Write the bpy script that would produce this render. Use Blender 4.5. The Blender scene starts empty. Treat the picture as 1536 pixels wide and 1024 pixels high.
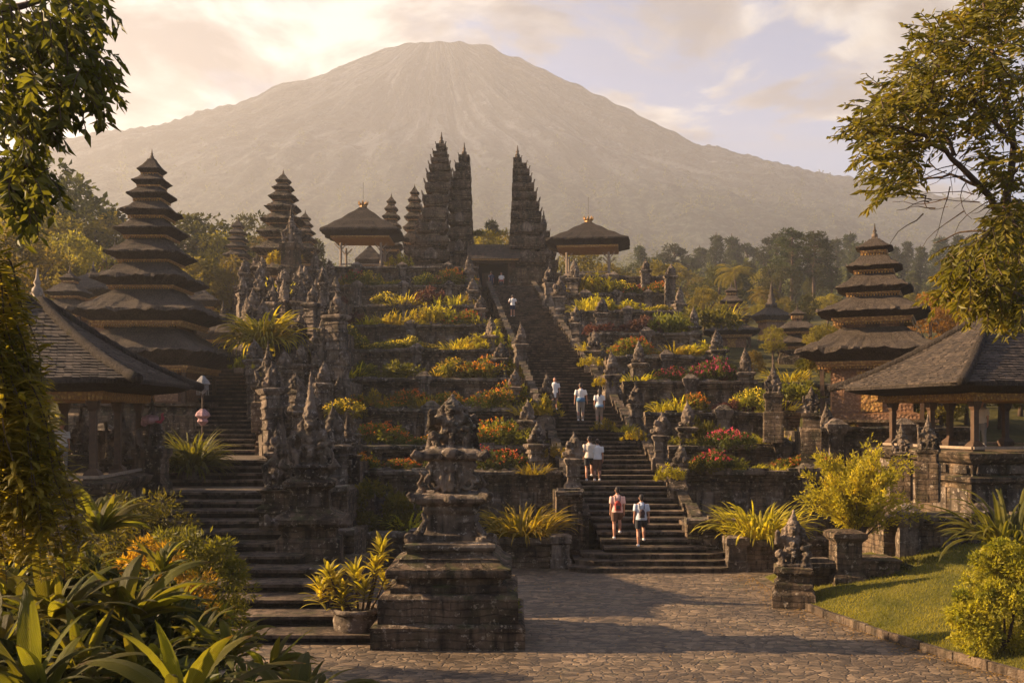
import bpy, math, random
import numpy as np
from mathutils import Vector, Matrix, noise
R=math.radians; PI=math.pi
random.seed(7); NR=np.random.default_rng(7)
SC=bpy.context.scene; COL=SC.collection
F=1493.3; HY=625.0; CZ=4.7
def P(x,y,d): return ((x-768)/F*d, d, CZ-(y-HY)/F*d)
def PX(x,d): return (x-768)/F*d
def PZ(y,d): return CZ-(y-HY)/F*d
def smooth(a,b,x):
    t=max(0.0,min(1.0,(x-a)/(b-a))); return t*t*(3-2*t)
ORD=['zeroth','first','second','third','fourth','fifth','sixth','seventh','eighth','ninth','tenth','eleventh','twelfth','thirteenth','fourteenth','fifteenth','sixteenth','seventeenth','eighteenth','nineteenth','twentieth']
def orl(n):
    if n<=20: return ORD[n]
    t={2:'twenty',3:'thirty',4:'forty',5:'fifty',6:'sixty',7:'seventy'}[n//10]
    return t+'-'+ORD[n%10] if n%10 else {3:'thirtieth',4:'fortieth',5:'fiftieth',6:'sixtieth'}[n//10]
# ---------- mesh builder
class MB:
    def __init__(s): s.v=[]; s.f=[]; s.uv=None
    def add(s,vs,fs):
        o=len(s.v); s.v.extend([tuple(p) for p in vs]); s.f.extend([tuple(i+o for i in f) for f in fs]); return s
    def box(s,c,d,rz=0,taper=1.0,jit=0):
        hx,hy,hz=d[0]/2,d[1]/2,d[2]/2; vs=[]
        cr,sr=math.cos(rz),math.sin(rz)
        for z,t in ((-hz,1),(hz,taper)):
            for x,y in ((-hx,-hy),(hx,-hy),(hx,hy),(-hx,hy)):
                x*=t;y*=t
                vs.append((c[0]+x*cr-y*sr+random.uniform(-jit,jit),c[1]+x*sr+y*cr+random.uniform(-jit,jit),c[2]+z+random.uniform(-jit,jit)))
        return s.add(vs,[(0,3,2,1),(4,5,6,7),(0,1,5,4),(1,2,6,5),(2,3,7,6),(3,0,4,7)])
    def loft(s,rings,cap=True):
        n=len(rings[0]); vs=[p for r in rings for p in r]; fs=[]
        for k in range(len(rings)-1):
            for i in range(n):
                j=(i+1)%n; fs.append((k*n+i,k*n+j,(k+1)*n+j,(k+1)*n+i))
        if cap:
            fs.append(tuple(range(n-1,-1,-1))); fs.append(tuple((len(rings)-1)*n+i for i in range(n)))
        return s.add(vs,fs)
    def stack(s,prof,cx=0,cy=0,rz=0,asp=1.0,jit=0.0,seg=1,offx=None):
        """square moulded stack: prof=(half width, z)"""
        rings=[]; cr,sr=math.cos(rz),math.sin(rz)
        for k,(w,z) in enumerate(prof):
            ring=[]
            cs=((-1,-1),(1,-1),(1,1),(-1,1))
            for q in range(4):
                a=cs[q]; b=cs[(q+1)%4]
                for t in range(seg):
                    u=t/seg; x=(a[0]+(b[0]-a[0])*u)*w; y=(a[1]+(b[1]-a[1])*u)*w*asp
                    x+=random.uniform(-jit,jit); y+=random.uniform(-jit,jit)
                    ring.append((cx+x*cr-y*sr,cy+x*sr+y*cr,z+random.uniform(-jit,jit)*.6))
            rings.append(ring)
        return s.loft(rings)
    def lathe(s,prof,cx=0,cy=0,n=12,rib=0,ph=0):
        rings=[]
        for r,z in prof:
            rings.append([(cx+r*(1+rib*(i%2))*math.cos(2*PI*i/n+ph),cy+r*(1+rib*(i%2))*math.sin(2*PI*i/n+ph),z) for i in range(n)])
        return s.loft(rings)
    def tube(s,pts,rad,n=6,cap=True):
        pts=[Vector(p) for p in pts]
        if not hasattr(rad,'__len__'): rad=[rad]*len(pts)
        rings=[]; up=Vector((0,0,1)); prev=None
        for k,p in enumerate(pts):
            t=(pts[min(k+1,len(pts)-1)]-pts[max(k-1,0)])
            if t.length<1e-9: t=Vector((0,0,1))
            t.normalize()
            if prev is None: a=t.orthogonal().normalized()
            else:
                a=prev-t*prev.dot(t)
                a=a.normalized() if a.length>1e-6 else t.orthogonal().normalized()
            prev=a; b=t.cross(a)
            rings.append([tuple(p+(a*math.cos(2*PI*i/n)+b*math.sin(2*PI*i/n))*rad[k]) for i in range(n)])
        return s.loft(rings,cap)
    def ell(s,c,r,M=None,nu=10,nv=7):
        rings=[]
        for j in range(nv+1):
            ph=-PI/2+PI*(j+.04 if j==0 else (j-.04 if j==nv else j))/nv
            ring=[]
            for i in range(nu):
                p=Vector((r[0]*math.cos(ph)*math.cos(2*PI*i/nu),r[1]*math.cos(ph)*math.sin(2*PI*i/nu),r[2]*math.sin(ph)))
                if M: p=M@p
                ring.append((c[0]+p.x,c[1]+p.y,c[2]+p.z))
            rings.append(ring)
        return s.loft(rings)
    def npadd(s,V,Fc):
        o=len(s.v); s.v.extend(map(tuple,V.tolist())); s.f.extend(map(tuple,(Fc+o).tolist())); return s
    def mesh(s,name,mats,smooth_=False):
        me=bpy.data.meshes.new(name); me.from_pydata(s.v,[],s.f)
        for m in (mats if isinstance(mats,(list,tuple)) else [mats]): me.materials.append(m)
        if s.uv is not None:
            ul=me.uv_layers.new(name='UVMap'); flat=[]
            for f in me.loops: flat.extend(s.uv[f.vertex_index])
            ul.data.foreach_set('uv',flat)
        if smooth_: me.polygons.foreach_set('use_smooth',[True]*len(me.polygons))
        me.update(); return me
    def build(s,name,mats,parent=None,smooth_=False,loc=(0,0,0)):
        return mkobj(name,s.mesh(name,mats,smooth_),parent,loc)
def mkobj(name,me,parent=None,loc=(0,0,0),rz=0,sc=1):
    o=bpy.data.objects.new(name,me); COL.objects.link(o); o.location=loc
    if rz: o.rotation_euler=(0,0,rz)
    if sc!=1: o.scale=(sc,sc,sc) if not hasattr(sc,'__len__') else sc
    if parent: o.parent=parent
    return o
def tag(o,label,cat,group=None):
    o['label']=label; o['category']=cat
    if group: o['group']=group
    return o
def thing(name,label,cat,loc=(0,0,0),rz=0,group=None,sc=1):
    return tag(mkobj(name,None,None,loc,rz,sc),label,cat,group)
def structure(o,kind='structure'):
    o['kind']=kind; return o
def dup(root,loc,rz=0,label=None,sc=None,group=None):
    r=root.copy(); COL.objects.link(r); r.location=loc; r.rotation_euler=(0,0,rz)
    if sc is not None: r.scale=(sc,sc,sc) if not hasattr(sc,'__len__') else sc
    if label: r['label']=label
    if group: r['group']=group
    for ch in KIDS(root):
        c=ch.copy(); COL.objects.link(c); c.parent=r
        for g in KIDS(ch):
            d=g.copy(); COL.objects.link(d); d.parent=c
    return r
def islands(mb):
    par=list(range(len(mb.v)))
    def fd(a):
        while par[a]!=a: par[a]=par[par[a]]; a=par[a]
        return a
    for f in mb.f:
        a=fd(f[0])
        for b in f[1:]:
            b=fd(b)
            if b!=a: par[b]=a
    g={}
    for f in mb.f: g.setdefault(fd(f[0]),[]).append(f)
    out=[]
    for fs in g.values():
        idx={}; m=MB()
        for f in fs:
            for i in f:
                if i not in idx: idx[i]=len(m.v); m.v.append(mb.v[i])
            m.f.append(tuple(idx[i] for i in f))
        out.append(m)
    return out
def build_each(mb,name,mat,parent,smooth_=False):
    """every separate piece becomes a child of its own"""
    return [m.build(name,mat,parent,smooth_) for m in islands(mb)]
def KIDS(o):
    return list(o.children)
def bevel(o,w=.02,seg=2):
    m=o.modifiers.new('bevel','BEVEL'); m.width=w; m.segments=seg; m.limit_method='ANGLE'; return o
def fuse(mb,name,mat,voxel,disp=0,dscale=.2,parent=None,extra=None,seedoff=0):
    """join overlapping solids into one continuous surface"""
    me=mb.mesh(name+'_t',mat); o=bpy.data.objects.new('tmp',me); COL.objects.link(o)
    m=o.modifiers.new('r','REMESH'); m.mode='VOXEL'; m.voxel_size=voxel; m.use_smooth_shade=True
    s=o.modifiers.new('s','SMOOTH'); s.iterations=1; s.factor=.5
    if disp:
        for k,(a,b) in enumerate(((disp,dscale),(disp*.5,dscale*.35))):
            t=bpy.data.textures.new('tx','CLOUDS'); t.noise_scale=b; t.noise_depth=2
            d=o.modifiers.new('d','DISPLACE'); d.texture=t; d.strength=a; d.mid_level=.5; d.texture_coords='LOCAL'
    dg=bpy.context.evaluated_depsgraph_get(); dg.update()
    me2=bpy.data.meshes.new_from_object(o.evaluated_get(dg)); me2.name=name
    bpy.data.objects.remove(o); bpy.data.meshes.remove(me)
    me2.materials.clear(); me2.materials.append(mat)
    if extra is not None:
        import bmesh
        bm=bmesh.new(); bm.from_mesh(me2); e=extra.mesh('e',mat,True); bm.from_mesh(e); bm.to_mesh(me2); bm.free(); bpy.data.meshes.remove(e)
    me2.polygons.foreach_set('use_smooth',[True]*len(me2.polygons))
    return mkobj(name,me2,parent)
# ---------- materials
class NT:
    def __init__(s,name):
        s.m=bpy.data.materials.new(name); s.m.use_nodes=True; s.t=s.m.node_tree; s.t.nodes.clear()
        s.out=s.n('ShaderNodeOutputMaterial')
    def n(s,ty,**kw):
        x=s.t.nodes.new(ty)
        for k,v in kw.items():
            if k.startswith('i_'):
                key=k[2:].replace('_',' ')
                x.inputs[key].default_value=v
            else: setattr(x,k,v)
        return x
    def l(s,a,b): s.t.links.new(a,b)
    def pos(s): return s.n('ShaderNodeNewGeometry').outputs['Position']
    def obj(s): return s.n('ShaderNodeTexCoord').outputs['Object']
    def mapn(s,v,sc=(1,1,1),rot=(0,0,0)):
        m=s.n('ShaderNodeMapping'); m.inputs['Scale'].default_value=sc; m.inputs['Rotation'].default_value=rot; s.l(v,m.inputs['Vector']); return m.outputs[0]
    def noise(s,v,scale,detail=5,rough=.55,dist=0):
        x=s.n('ShaderNodeTexNoise'); x.inputs['Scale'].default_value=scale; x.inputs['Detail'].default_value=detail; x.inputs['Roughness'].default_value=rough; x.inputs['Distortion'].default_value=dist
        s.l(v,x.inputs['Vector']); return x.outputs['Fac']
    def ramp(s,fac,stops):
        x=s.n('ShaderNodeValToRGB'); e=x.color_ramp.elements
        while len(e)<len(stops): e.new(.5)
        for q,(p,c) in zip(e,stops):
            q.position=p; q.color=(c,c,c,1) if not hasattr(c,'__len__') else (*c,1)
        s.l(fac,x.inputs[0]); return x.outputs[0]
    def mix(s,fac,a,b,mode='MIX'):
        x=s.n('ShaderNodeMixRGB'); x.blend_type=mode
        for sock,val in ((x.inputs[0],fac),(x.inputs[1],a),(x.inputs[2],b)):
            if hasattr(val,'default_value') or hasattr(val,'is_linked'): s.l(val,sock)
            elif hasattr(val,'__len__'): sock.default_value=(*val,1)
            else: sock.default_value=val if sock.type=='VALUE' else (val,val,val,1)
        return x.outputs[0]
    def math(s,op,a,b=0.5,c=None):
        x=s.n('ShaderNodeMath',operation=op)
        for sock,val in ((x.inputs[0],a),(x.inputs[1],b)):
            if hasattr(val,'is_linked'): s.l(val,sock)
            else: sock.default_value=val
        return x.outputs[0]
    def bump(s,h,strength=.5,dist=.05):
        x=s.n('ShaderNodeBump'); x.inputs['Strength'].default_value=strength; x.inputs['Distance'].default_value=dist; s.l(h,x.inputs['Height']); return x.outputs[0]
    def principled(s,col,rough=.8,normal=None,spec=.3,metal=0):
        p=s.n('ShaderNodeBsdfPrincipled')
        for sock,val in ((p.inputs['Base Color'],col),(p.inputs['Roughness'],rough)):
            if hasattr(val,'is_linked'): s.l(val,sock)
            elif hasattr(val,'__len__'): sock.default_value=(*val,1)
            else: sock.default_value=val
        p.inputs['Specular IOR Level'].default_value=spec; p.inputs['Metallic'].default_value=metal
        if normal is not None: s.l(normal,p.inputs['Normal'])
        return p.outputs[0]
    def done(s,sh): s.l(sh,s.out.inputs['Surface']); return s.m
def m_stone(name,dark,mid,light,moss=(.05,.055,.015),lich=.5,brick=True,bs=1.0,mossamt=.5,fine=1.0):
    t=NT(name); p=t.pos()
    n1=t.noise(p,1.1,6,.62); c=t.ramp(n1,[(.34,tuple(x*.7 for x in dark)),(.52,mid),(.7,tuple(x*1.9 for x in mid))])
    st=t.noise(t.mapn(p,(2.5,2.5,.35)),1.6,5,.6); c=t.mix(t.ramp(st,[(.46,0),(.62,.85)]),c,tuple(x*.45 for x in dark))
    li=t.noise(p,6.5,9,.72); c=t.mix(t.ramp(li,[(.565,0),(.62,min(1,lich*1.1))]),c,light)
    lw=t.noise(t.mapn(p,(1,1,2.2)),.7,6,.7,.4); c=t.mix(t.ramp(lw,[(.58,0),(.7,.55*lich)]),c,light)
    geo=t.n('ShaderNodeNewGeometry'); sx=t.n('ShaderNodeSeparateXYZ'); t.l(geo.outputs['Normal'],sx.inputs[0])
    up=t.ramp(sx.outputs[2],[(.1,.25),(.8,1)])
    mo=t.ramp(t.noise(p,1.7,6,.65),[(.5,0),(.62,mossamt)]); c=t.mix(t.math('MULTIPLY',mo,up),c,moss)
    fn=t.noise(p,28*fine,6,.7); mn=t.noise(p,7*fine,5,.6)
    h=t.math('ADD',t.math('MULTIPLY',fn,.35),mn)
    if brick:
        s=t.n('ShaderNodeSeparateXYZ'); t.l(p,s.inputs[0]); cb=t.n('ShaderNodeCombineXYZ')
        wob=t.math('MULTIPLY',t.noise(p,1.3,3),.22)
        t.l(t.math('ADD',s.outputs[0],s.outputs[1]),cb.inputs[0]); t.l(t.math('ADD',s.outputs[2],wob),cb.inputs[1])
        b=t.n('ShaderNodeTexBrick'); b.inputs['Scale'].default_value=1/bs; b.inputs['Brick Width'].default_value=.85; b.offset_frequency=3; b.squash=1.5; b.squash_frequency=2; b.inputs['Row Height'].default_value=.17
        b.inputs['Mortar Size'].default_value=.016; b.inputs['Mortar Smooth'].default_value=.6; b.inputs['Color1'].default_value=(.75,.75,.75,1); b.inputs['Color2'].default_value=(1.3,1.25,1.15,1); b.inputs['Mortar'].default_value=(.45,.43,.4,1)
        t.l(cb.outputs[0],b.inputs['Vector']); c=t.mix(.55,c,b.outputs['Color'],'MULTIPLY')
        h=t.math('SUBTRACT',h,t.math('MULTIPLY',b.outputs['Fac'],1.2))
    return t.done(t.principled(c,.9,t.bump(h,1.0,.07),.2))
def m_leaf(name,c1,c2,trans=.45,rough=.45,stripes=False,nscale=2.5,c3=None):
    t=NT(name); p=t.pos()
    oi=t.n('ShaderNodeObjectInfo')
    n=t.noise(p,nscale,4,.6)
    st=[(.35,c1),(.62,c2)]
    if c3: st=[(.32,c1),(.52,c2),(.68,c3)]
    c=t.ramp(n,st)
    hs=t.n('ShaderNodeHueSaturation'); t.l(c,hs.inputs['Color']); t.l(t.math('ADD',t.math('MULTIPLY',oi.outputs['Random'],.6),.7),hs.inputs['Value'])
    t.l(t.math('ADD',t.math('MULTIPLY',oi.outputs['Random'],.035),.4825),hs.inputs['Hue'])
    c=hs.outputs[0]; nm=None
    if stripes:
        uv=t.n('ShaderNodeUVMap').outputs[0]; s=t.n('ShaderNodeSeparateXYZ'); t.l(uv,s.inputs[0])
        au=t.math('ABSOLUTE',t.math('SUBTRACT',s.outputs[0],.5))
        k=t.math('SUBTRACT',t.math('MULTIPLY',s.outputs[1],34),t.math('MULTIPLY',au,26))
        w=t.math('SINE',t.math('MULTIPLY',k,PI)); w=t.math('ADD',w,t.math('MULTIPLY',t.math('LESS_THAN',au,.03),2))
        nm=t.bump(w,.55,.012); c=t.mix(t.math('MULTIPLY',t.math('ADD',w,1),.12),c,(.22,.2,.06))
        tip=t.math('MULTIPLY',t.ramp(s.outputs[1],[(.86,0),(.97,1)]),t.ramp(t.noise(p,9,4),[(.45,0),(.55,1)])); c=t.mix(tip,c,(.12,.07,.025)); bl=t.ramp(t.noise(p,18,7,.75),[(.57,0),(.66,.7)]); c=t.mix(bl,c,(.09,.06,.02))
    d=t.principled(c,rough+.08,nm,.22)
    tr=t.n('ShaderNodeBsdfTranslucent'); t.l(t.mix(1.0,c,(1.7,1.65,.75),'MULTIPLY'),tr.inputs['Color'])
    mx=t.n('ShaderNodeMixShader'); mx.inputs[0].default_value=trans; t.l(d,mx.inputs[1]); t.l(tr.outputs[0],mx.inputs[2])
    return t.done(mx.outputs[0])
def m_plain(name,col,rough=.7,var=.25,nsc=6,bumps=.3,bd=.01,metal=0,spec=.3):
    t=NT(name); p=t.obj(); n=t.noise(p,nsc,5,.6)
    c=t.ramp(n,[(.3,tuple(x*(1-var) for x in col)),(.7,tuple(min(1,x*(1+var)) for x in col))])
    return t.done(t.principled(c,rough,t.bump(t.noise(p,nsc*5,4),bumps,bd),spec,metal))
def m_thatch(name,c1,c2):
    t=NT(name); p=t.obj()
    n=t.noise(p,1.3,6,.65); c=t.ramp(n,[(.3,c1),(.6,c2),(.8,tuple(x*1.5 for x in c2))])
    fx=t.noise(t.mapn(p,(14,14,2.5)),1.5,6,.7); c=t.mix(t.ramp(fx,[(.42,.0),(.66,.8)]),c,tuple(x*2.3 for x in c2))
    lay=t.noise(t.mapn(p,(.6,.6,9)),1.2,4,.6)
    mo=t.ramp(t.noise(p,2.2,6,.7),[(.6,0),(.7,.45)]); c=t.mix(mo,c,(.07,.06,.022))
    h=t.math('ADD',fx,t.math('MULTIPLY',lay,.6))
    return t.done(t.principled(c,.95,t.bump(h,1.0,.12),.12))
def m_tile():
    t=NT('roof_tile'); p=t.obj(); n=t.noise(p,2.5,6,.65)
    c=t.ramp(n,[(.3,(.02,.014,.01)),(.55,(.042,.03,.021)),(.75,(.08,.057,.04))])
    n2=t.noise(p,9,6,.7); c=t.mix(t.ramp(n2,[(.52,0),(.66,.5)]),c,(.12,.09,.065))
    bk=t.n('ShaderNodeNewGeometry').outputs['Random Per Island']
    c=t.mix(.8,c,t.ramp(bk,[(0,.5),(1,1.5)]),'MULTIPLY')
    return t.done(t.principled(c,.8,t.bump(t.noise(p,30,5,.7),.5,.02),.25))
def m_gold(name,a=(.32,.16,.04),b=(.62,.36,.08)):
    t=NT(name); p=t.obj(); v=t.n('ShaderNodeTexVoronoi'); v.inputs['Scale'].default_value=9; t.l(p,v.inputs['Vector'])
    n=t.noise(p,18,4); c=t.mix(t.ramp(v.outputs['Distance'],[(.15,0),(.5,1)]),b,a)
    c=t.mix(t.ramp(n,[(.4,0),(.7,.6)]),c,(.12,.06,.025))
    return t.done(t.principled(c,.5,t.bump(v.outputs['Distance'],.8,.04),.4,.25))
M={}
M['riser']=m_stone('shaded_riser_stone',(.014,.011,.009),(.035,.027,.021),(.1,.085,.07),brick=False,lich=.25,mossamt=.3)  # darker than the step stone: shade under the nosings put into the colour
M['stone']=m_stone('volcanic_stone',(.03,.021,.014),(.09,.064,.044),(.34,.28,.21))
M['stone_wall']=m_stone('wall_stone',(.036,.024,.015),(.13,.088,.056),(.42,.34,.25),bs=.9,mossamt=.75,lich=.6)
M['coping']=m_stone('coping_stone',(.055,.04,.028),(.16,.118,.082),(.48,.4,.31),brick=False,lich=.75,mossamt=.9)
M['carved']=m_stone('carved_stone',(.048,.035,.025),(.16,.118,.085),(.46,.38,.3),brick=False,lich=.6,mossamt=.35,fine=1.4)
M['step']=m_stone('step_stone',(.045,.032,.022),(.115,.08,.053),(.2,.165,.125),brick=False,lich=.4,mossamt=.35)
M['thatch']=m_thatch('palm_fibre_thatch',(.028,.021,.016),(.07,.054,.041))
M['thatch_dark']=m_thatch('dark_thatch',(.016,.012,.01),(.036,.028,.022))
M['tile']=m_tile()
M['gold']=m_gold('gilded_carving')
M['trim']=m_gold('carved_trim',(.34,.17,.055),(.7,.42,.13))
M['brickred']=m_gold('carved_brick',(.2,.1,.05),(.36,.2,.1))
M['wood']=m_plain('dark_wood',(.07,.038,.02),.6,.35,8,.4,.01)
M['lightwood']=m_plain('weathered_wood',(.26,.19,.13),.7,.3,8,.4,.01)
M['dark']=m_plain('interior_shade',(.02,.015,.012),.9)  # near-black colour standing in for the shade inside the gatehouse
M['soil']=m_plain('soil',(.045,.03,.018),.95,.4,3,.8,.05)
M['bark']=m_plain('bark',(.085,.055,.035),.9,.4,6,.9,.03)
G1=m_leaf('leaf_green',(.04,.05,.01),(.1,.105,.018))
M['lf_green']=G1
M['lf_yellow']=m_leaf('leaf_yellow',(.12,.105,.012),(.31,.25,.022),.5,c3=(.54,.4,.045))
M['lf_olive']=m_leaf('leaf_olive',(.06,.065,.011),(.17,.15,.02),.5)
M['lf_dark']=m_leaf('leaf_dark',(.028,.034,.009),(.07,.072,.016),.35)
M['lf_autumn']=m_leaf('leaf_autumn',(.14,.07,.012),(.34,.18,.02),.5)
M['lf_purple']=m_leaf('leaf_purple',(.05,.02,.022),(.13,.05,.04),.35)
M['lf_big']=m_leaf('leaf_broad',(.05,.055,.007),(.15,.13,.012),.5,.5,True,1.2)
M['fl_orange']=m_leaf('petal_orange',(.5,.1,.015),(.65,.25,.03),.35)
M['fl_red']=m_leaf('petal_red',(.42,.03,.02),(.5,.1,.05),.35)
M['fl_pink']=m_leaf('petal_pink',(.45,.03,.12),(.6,.08,.16),.35)
M['fl_yellow']=m_leaf('petal_yellow',(.6,.42,.03),(.75,.55,.06),.4)
# ---------- camera
cam=bpy.data.cameras.new('camera'); cam.lens=35; cam.sensor_width=36; cam.shift_y=(HY-512)/1536; cam.clip_end=20000; cam.clip_start=.1
co=bpy.data.objects.new('camera',cam); COL.objects.link(co); co.location=(0,0,CZ); co.rotation_euler=(PI/2,0,0); SC.camera=co
# ---------- sun and sky
SUN_AZ=-82; SUN_EL=24      # degrees from the view axis (+Y), negative is left
sv=Vector((math.sin(R(SUN_AZ))*math.cos(R(SUN_EL)),math.cos(R(SUN_AZ))*math.cos(R(SUN_EL)),math.sin(R(SUN_EL))))
sl=bpy.data.lights.new('sun','SUN'); sl.energy=5.0; sl.angle=R(.6); sl.color=(1,.71,.42)
so=bpy.data.objects.new('sun',sl); COL.objects.link(so); so.rotation_euler=(-sv).to_track_quat('-Z','Y').to_euler(); so.location=(-40,20,60)
w=bpy.data.worlds.new('World'); SC.world=w; w.use_nodes=True; nt=w.node_tree; nt.nodes.clear()
class WT(NT):
    def __init__(s): s.t=nt
t=WT()
out=t.n('ShaderNodeOutputWorld'); bg=t.n('ShaderNodeBackground'); bg.inputs['Strength'].default_value=.054
sky=t.n('ShaderNodeTexSky'); sky.sky_type='NISHITA'; sky.sun_disc=False; sky.sun_elevation=R(SUN_EL); sky.sun_rotation=R(SUN_AZ); sky.air_density=1.0; sky.dust_density=1.2; sky.ozone_density=1.5
g=t.n('ShaderNodeTexCoord').outputs['Generated']
sp=t.n('ShaderNodeSeparateXYZ'); t.l(g,sp.inputs[0])
zz=t.math('MAXIMUM',sp.outputs[2],.03)
zp=t.math('ADD',zz,.22)
cb=t.n('ShaderNodeCombineXYZ'); t.l(t.math('DIVIDE',sp.outputs[0],zp),cb.inputs[0]); t.l(t.math('DIVIDE',sp.outputs[1],zp),cb.inputs[1]); t.l(zz,cb.inputs[2])
cv=cb.outputs[0]
cn=t.noise(cv,2.3,10,.58,.45)
big=t.noise(cv,.75,3,.5)
# more cloud on the left side of the sky
lf=t.math('MULTIPLY',sp.outputs[0],-.16)
cf=t.math('ADD',t.math('ADD',t.math('MULTIPLY',cn,.65),t.math('MULTIPLY',big,.35)),lf)
mask=t.ramp(cf,[(.482,0),(.515,.75),(.56,1)])
shade=t.noise(t.mapn(cv,(1,1,1),(0,0,.15)),3.6,9,.6,.4)
cc=t.ramp(shade,[(.4,(1.3,1.22,1.26)),(.5,(2.5,2.3,2.2)),(.6,(4.7,4.35,3.9))])
wisp=t.noise(t.mapn(cv,(.35,1.6,1),(0,0,.5)),2.2,7,.6,.6)
base=t.mix(t.math('MULTIPLY',t.ramp(wisp,[(.45,.1),(.75,.6)]),t.ramp(sp.outputs[2],[(.42,1),(.75,.12)])),t.mix(1.0,sky.outputs[0],(.6,.74,.95),'MULTIPLY'),(2.0,2.05,2.3))
thin=t.ramp(sp.outputs[2],[(.42,1),(.75,.12)]); mask=t.math('MULTIPLY',mask,thin)
gl=t.ramp(t.math('ADD',t.math('MULTIPLY',sp.outputs[0],-1),.1),[(.0,.98),(.55,1.5)]); cc=t.mix(1.0,cc,gl,'MULTIPLY'); base=t.mix(1.0,base,gl,'MULTIPLY')
colr=t.mix(mask,base,cc)
t.l(colr,bg.inputs[0]); t.l(bg.outputs[0],out.inputs[0])
SC.view_settings.view_transform='Standard'; SC.view_settings.look='None'; SC.view_settings.gamma=1; SC.view_settings.use_curve_mapping=False; SC.view_settings.exposure=1.84
SC.cycles.max_bounces=8; SC.cycles.transparent_max_bounces=8; SC.cycles.volume_bounces=1
# ---------- stair and terrain functions
def stair_c(d): return 4.35-.089*(d-33)      # centre line of the great stair
def stair_z(d): return .45+.2925*(d-31.2)
def lstair_x(d): return -3.9-.34*(d-20.6) if d<39 else -10.16-.315*(d-39)    # right edge of the left stair
def lstair_z(d):
    return float(np.interp(d,[20.6,31.2,33,35,39,62],[0,2.4,2.4,3.2,3.2,10.3]))
DM=1300.0; SM=DM/2000
def terr(X,Y):
    b=float(np.interp(Y,[0,26,34,45,60,80,100,140,200,400,700,1000],[0,1.2,2.6,4.6,7.6,10.8,13,17.5,24,52,100,160]))
    b+=noise.noise((X*.03,Y*.03,1.3))*min(3,max(0,(Y-60)*.03))+noise.noise((X*.008,Y*.008,4))*min(14,max(0,(Y-90)*.06))
    if Y<112 and X>-19 and X<15:      # below the temple platforms
        m=smooth(-19,-15,X)*smooth(15,12,X)*smooth(112,104,Y)
        b=b*(1-m)+m*min(b,(stair_z(Y)-2.2))
    if Y<30 and X>-5: b=b*smooth(-2.5,-6,X)
    if Y<32:
        side=smooth(7,13,X)
        b=b*max(side,smooth(-3,-7,X)) 
    return b-.06
def grid_obj(name,rows,us,fx,fz,mat,sm=True):
    vs=[];nr=len(rows);nc=len(us)
    for Y in rows:
        for u in us:
            X=fx(u,Y); vs.append((X,Y,fz(X,Y)))
    fs=[(i*nc+j,i*nc+j+1,(i+1)*nc+j+1,(i+1)*nc+j) for i in range(nr-1) for j in range(nc-1)]
    m=MB(); m.v=vs; m.f=fs; return m.build(name,mat,None,sm)
t=NT('hill_vegetation'); p=t.pos(); n=t.noise(p,.25,8,.65)
c=t.ramp(n,[(.3,(.03,.03,.008)),(.55,(.075,.065,.018)),(.75,(.13,.1,.03))])
M['hill']=t.done(t.principled(c,.95,t.bump(t.noise(p,1.2,6,.7),1,.6),.1))
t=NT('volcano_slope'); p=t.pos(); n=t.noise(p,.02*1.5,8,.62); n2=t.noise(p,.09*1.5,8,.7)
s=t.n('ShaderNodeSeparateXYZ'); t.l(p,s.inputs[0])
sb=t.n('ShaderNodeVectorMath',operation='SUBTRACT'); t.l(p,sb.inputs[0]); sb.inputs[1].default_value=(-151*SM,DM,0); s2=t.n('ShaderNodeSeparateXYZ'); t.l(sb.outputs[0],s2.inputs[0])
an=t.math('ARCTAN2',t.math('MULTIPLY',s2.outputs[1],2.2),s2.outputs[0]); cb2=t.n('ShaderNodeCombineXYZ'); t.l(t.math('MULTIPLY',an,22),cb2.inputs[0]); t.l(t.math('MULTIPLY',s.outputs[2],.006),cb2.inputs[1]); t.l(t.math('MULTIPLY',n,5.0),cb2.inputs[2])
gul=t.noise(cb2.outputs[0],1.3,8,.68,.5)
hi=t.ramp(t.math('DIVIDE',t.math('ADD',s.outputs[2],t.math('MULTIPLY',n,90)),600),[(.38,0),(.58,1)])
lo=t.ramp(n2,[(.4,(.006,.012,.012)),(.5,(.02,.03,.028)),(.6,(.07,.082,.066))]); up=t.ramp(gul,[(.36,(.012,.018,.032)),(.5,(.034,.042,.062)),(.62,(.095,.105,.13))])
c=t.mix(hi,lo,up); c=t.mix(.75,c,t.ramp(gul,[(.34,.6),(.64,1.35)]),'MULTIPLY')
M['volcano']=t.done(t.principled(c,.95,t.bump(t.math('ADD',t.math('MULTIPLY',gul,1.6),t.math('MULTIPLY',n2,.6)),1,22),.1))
rows=list(np.linspace(16,130,115))+list(np.geomspace(132,1010,70)); us=np.linspace(-1,1,181)
structure(grid_obj('hillside',rows,us,lambda u,Y:u*min(755,Y*.95+38),terr,M['hill']))
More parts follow.
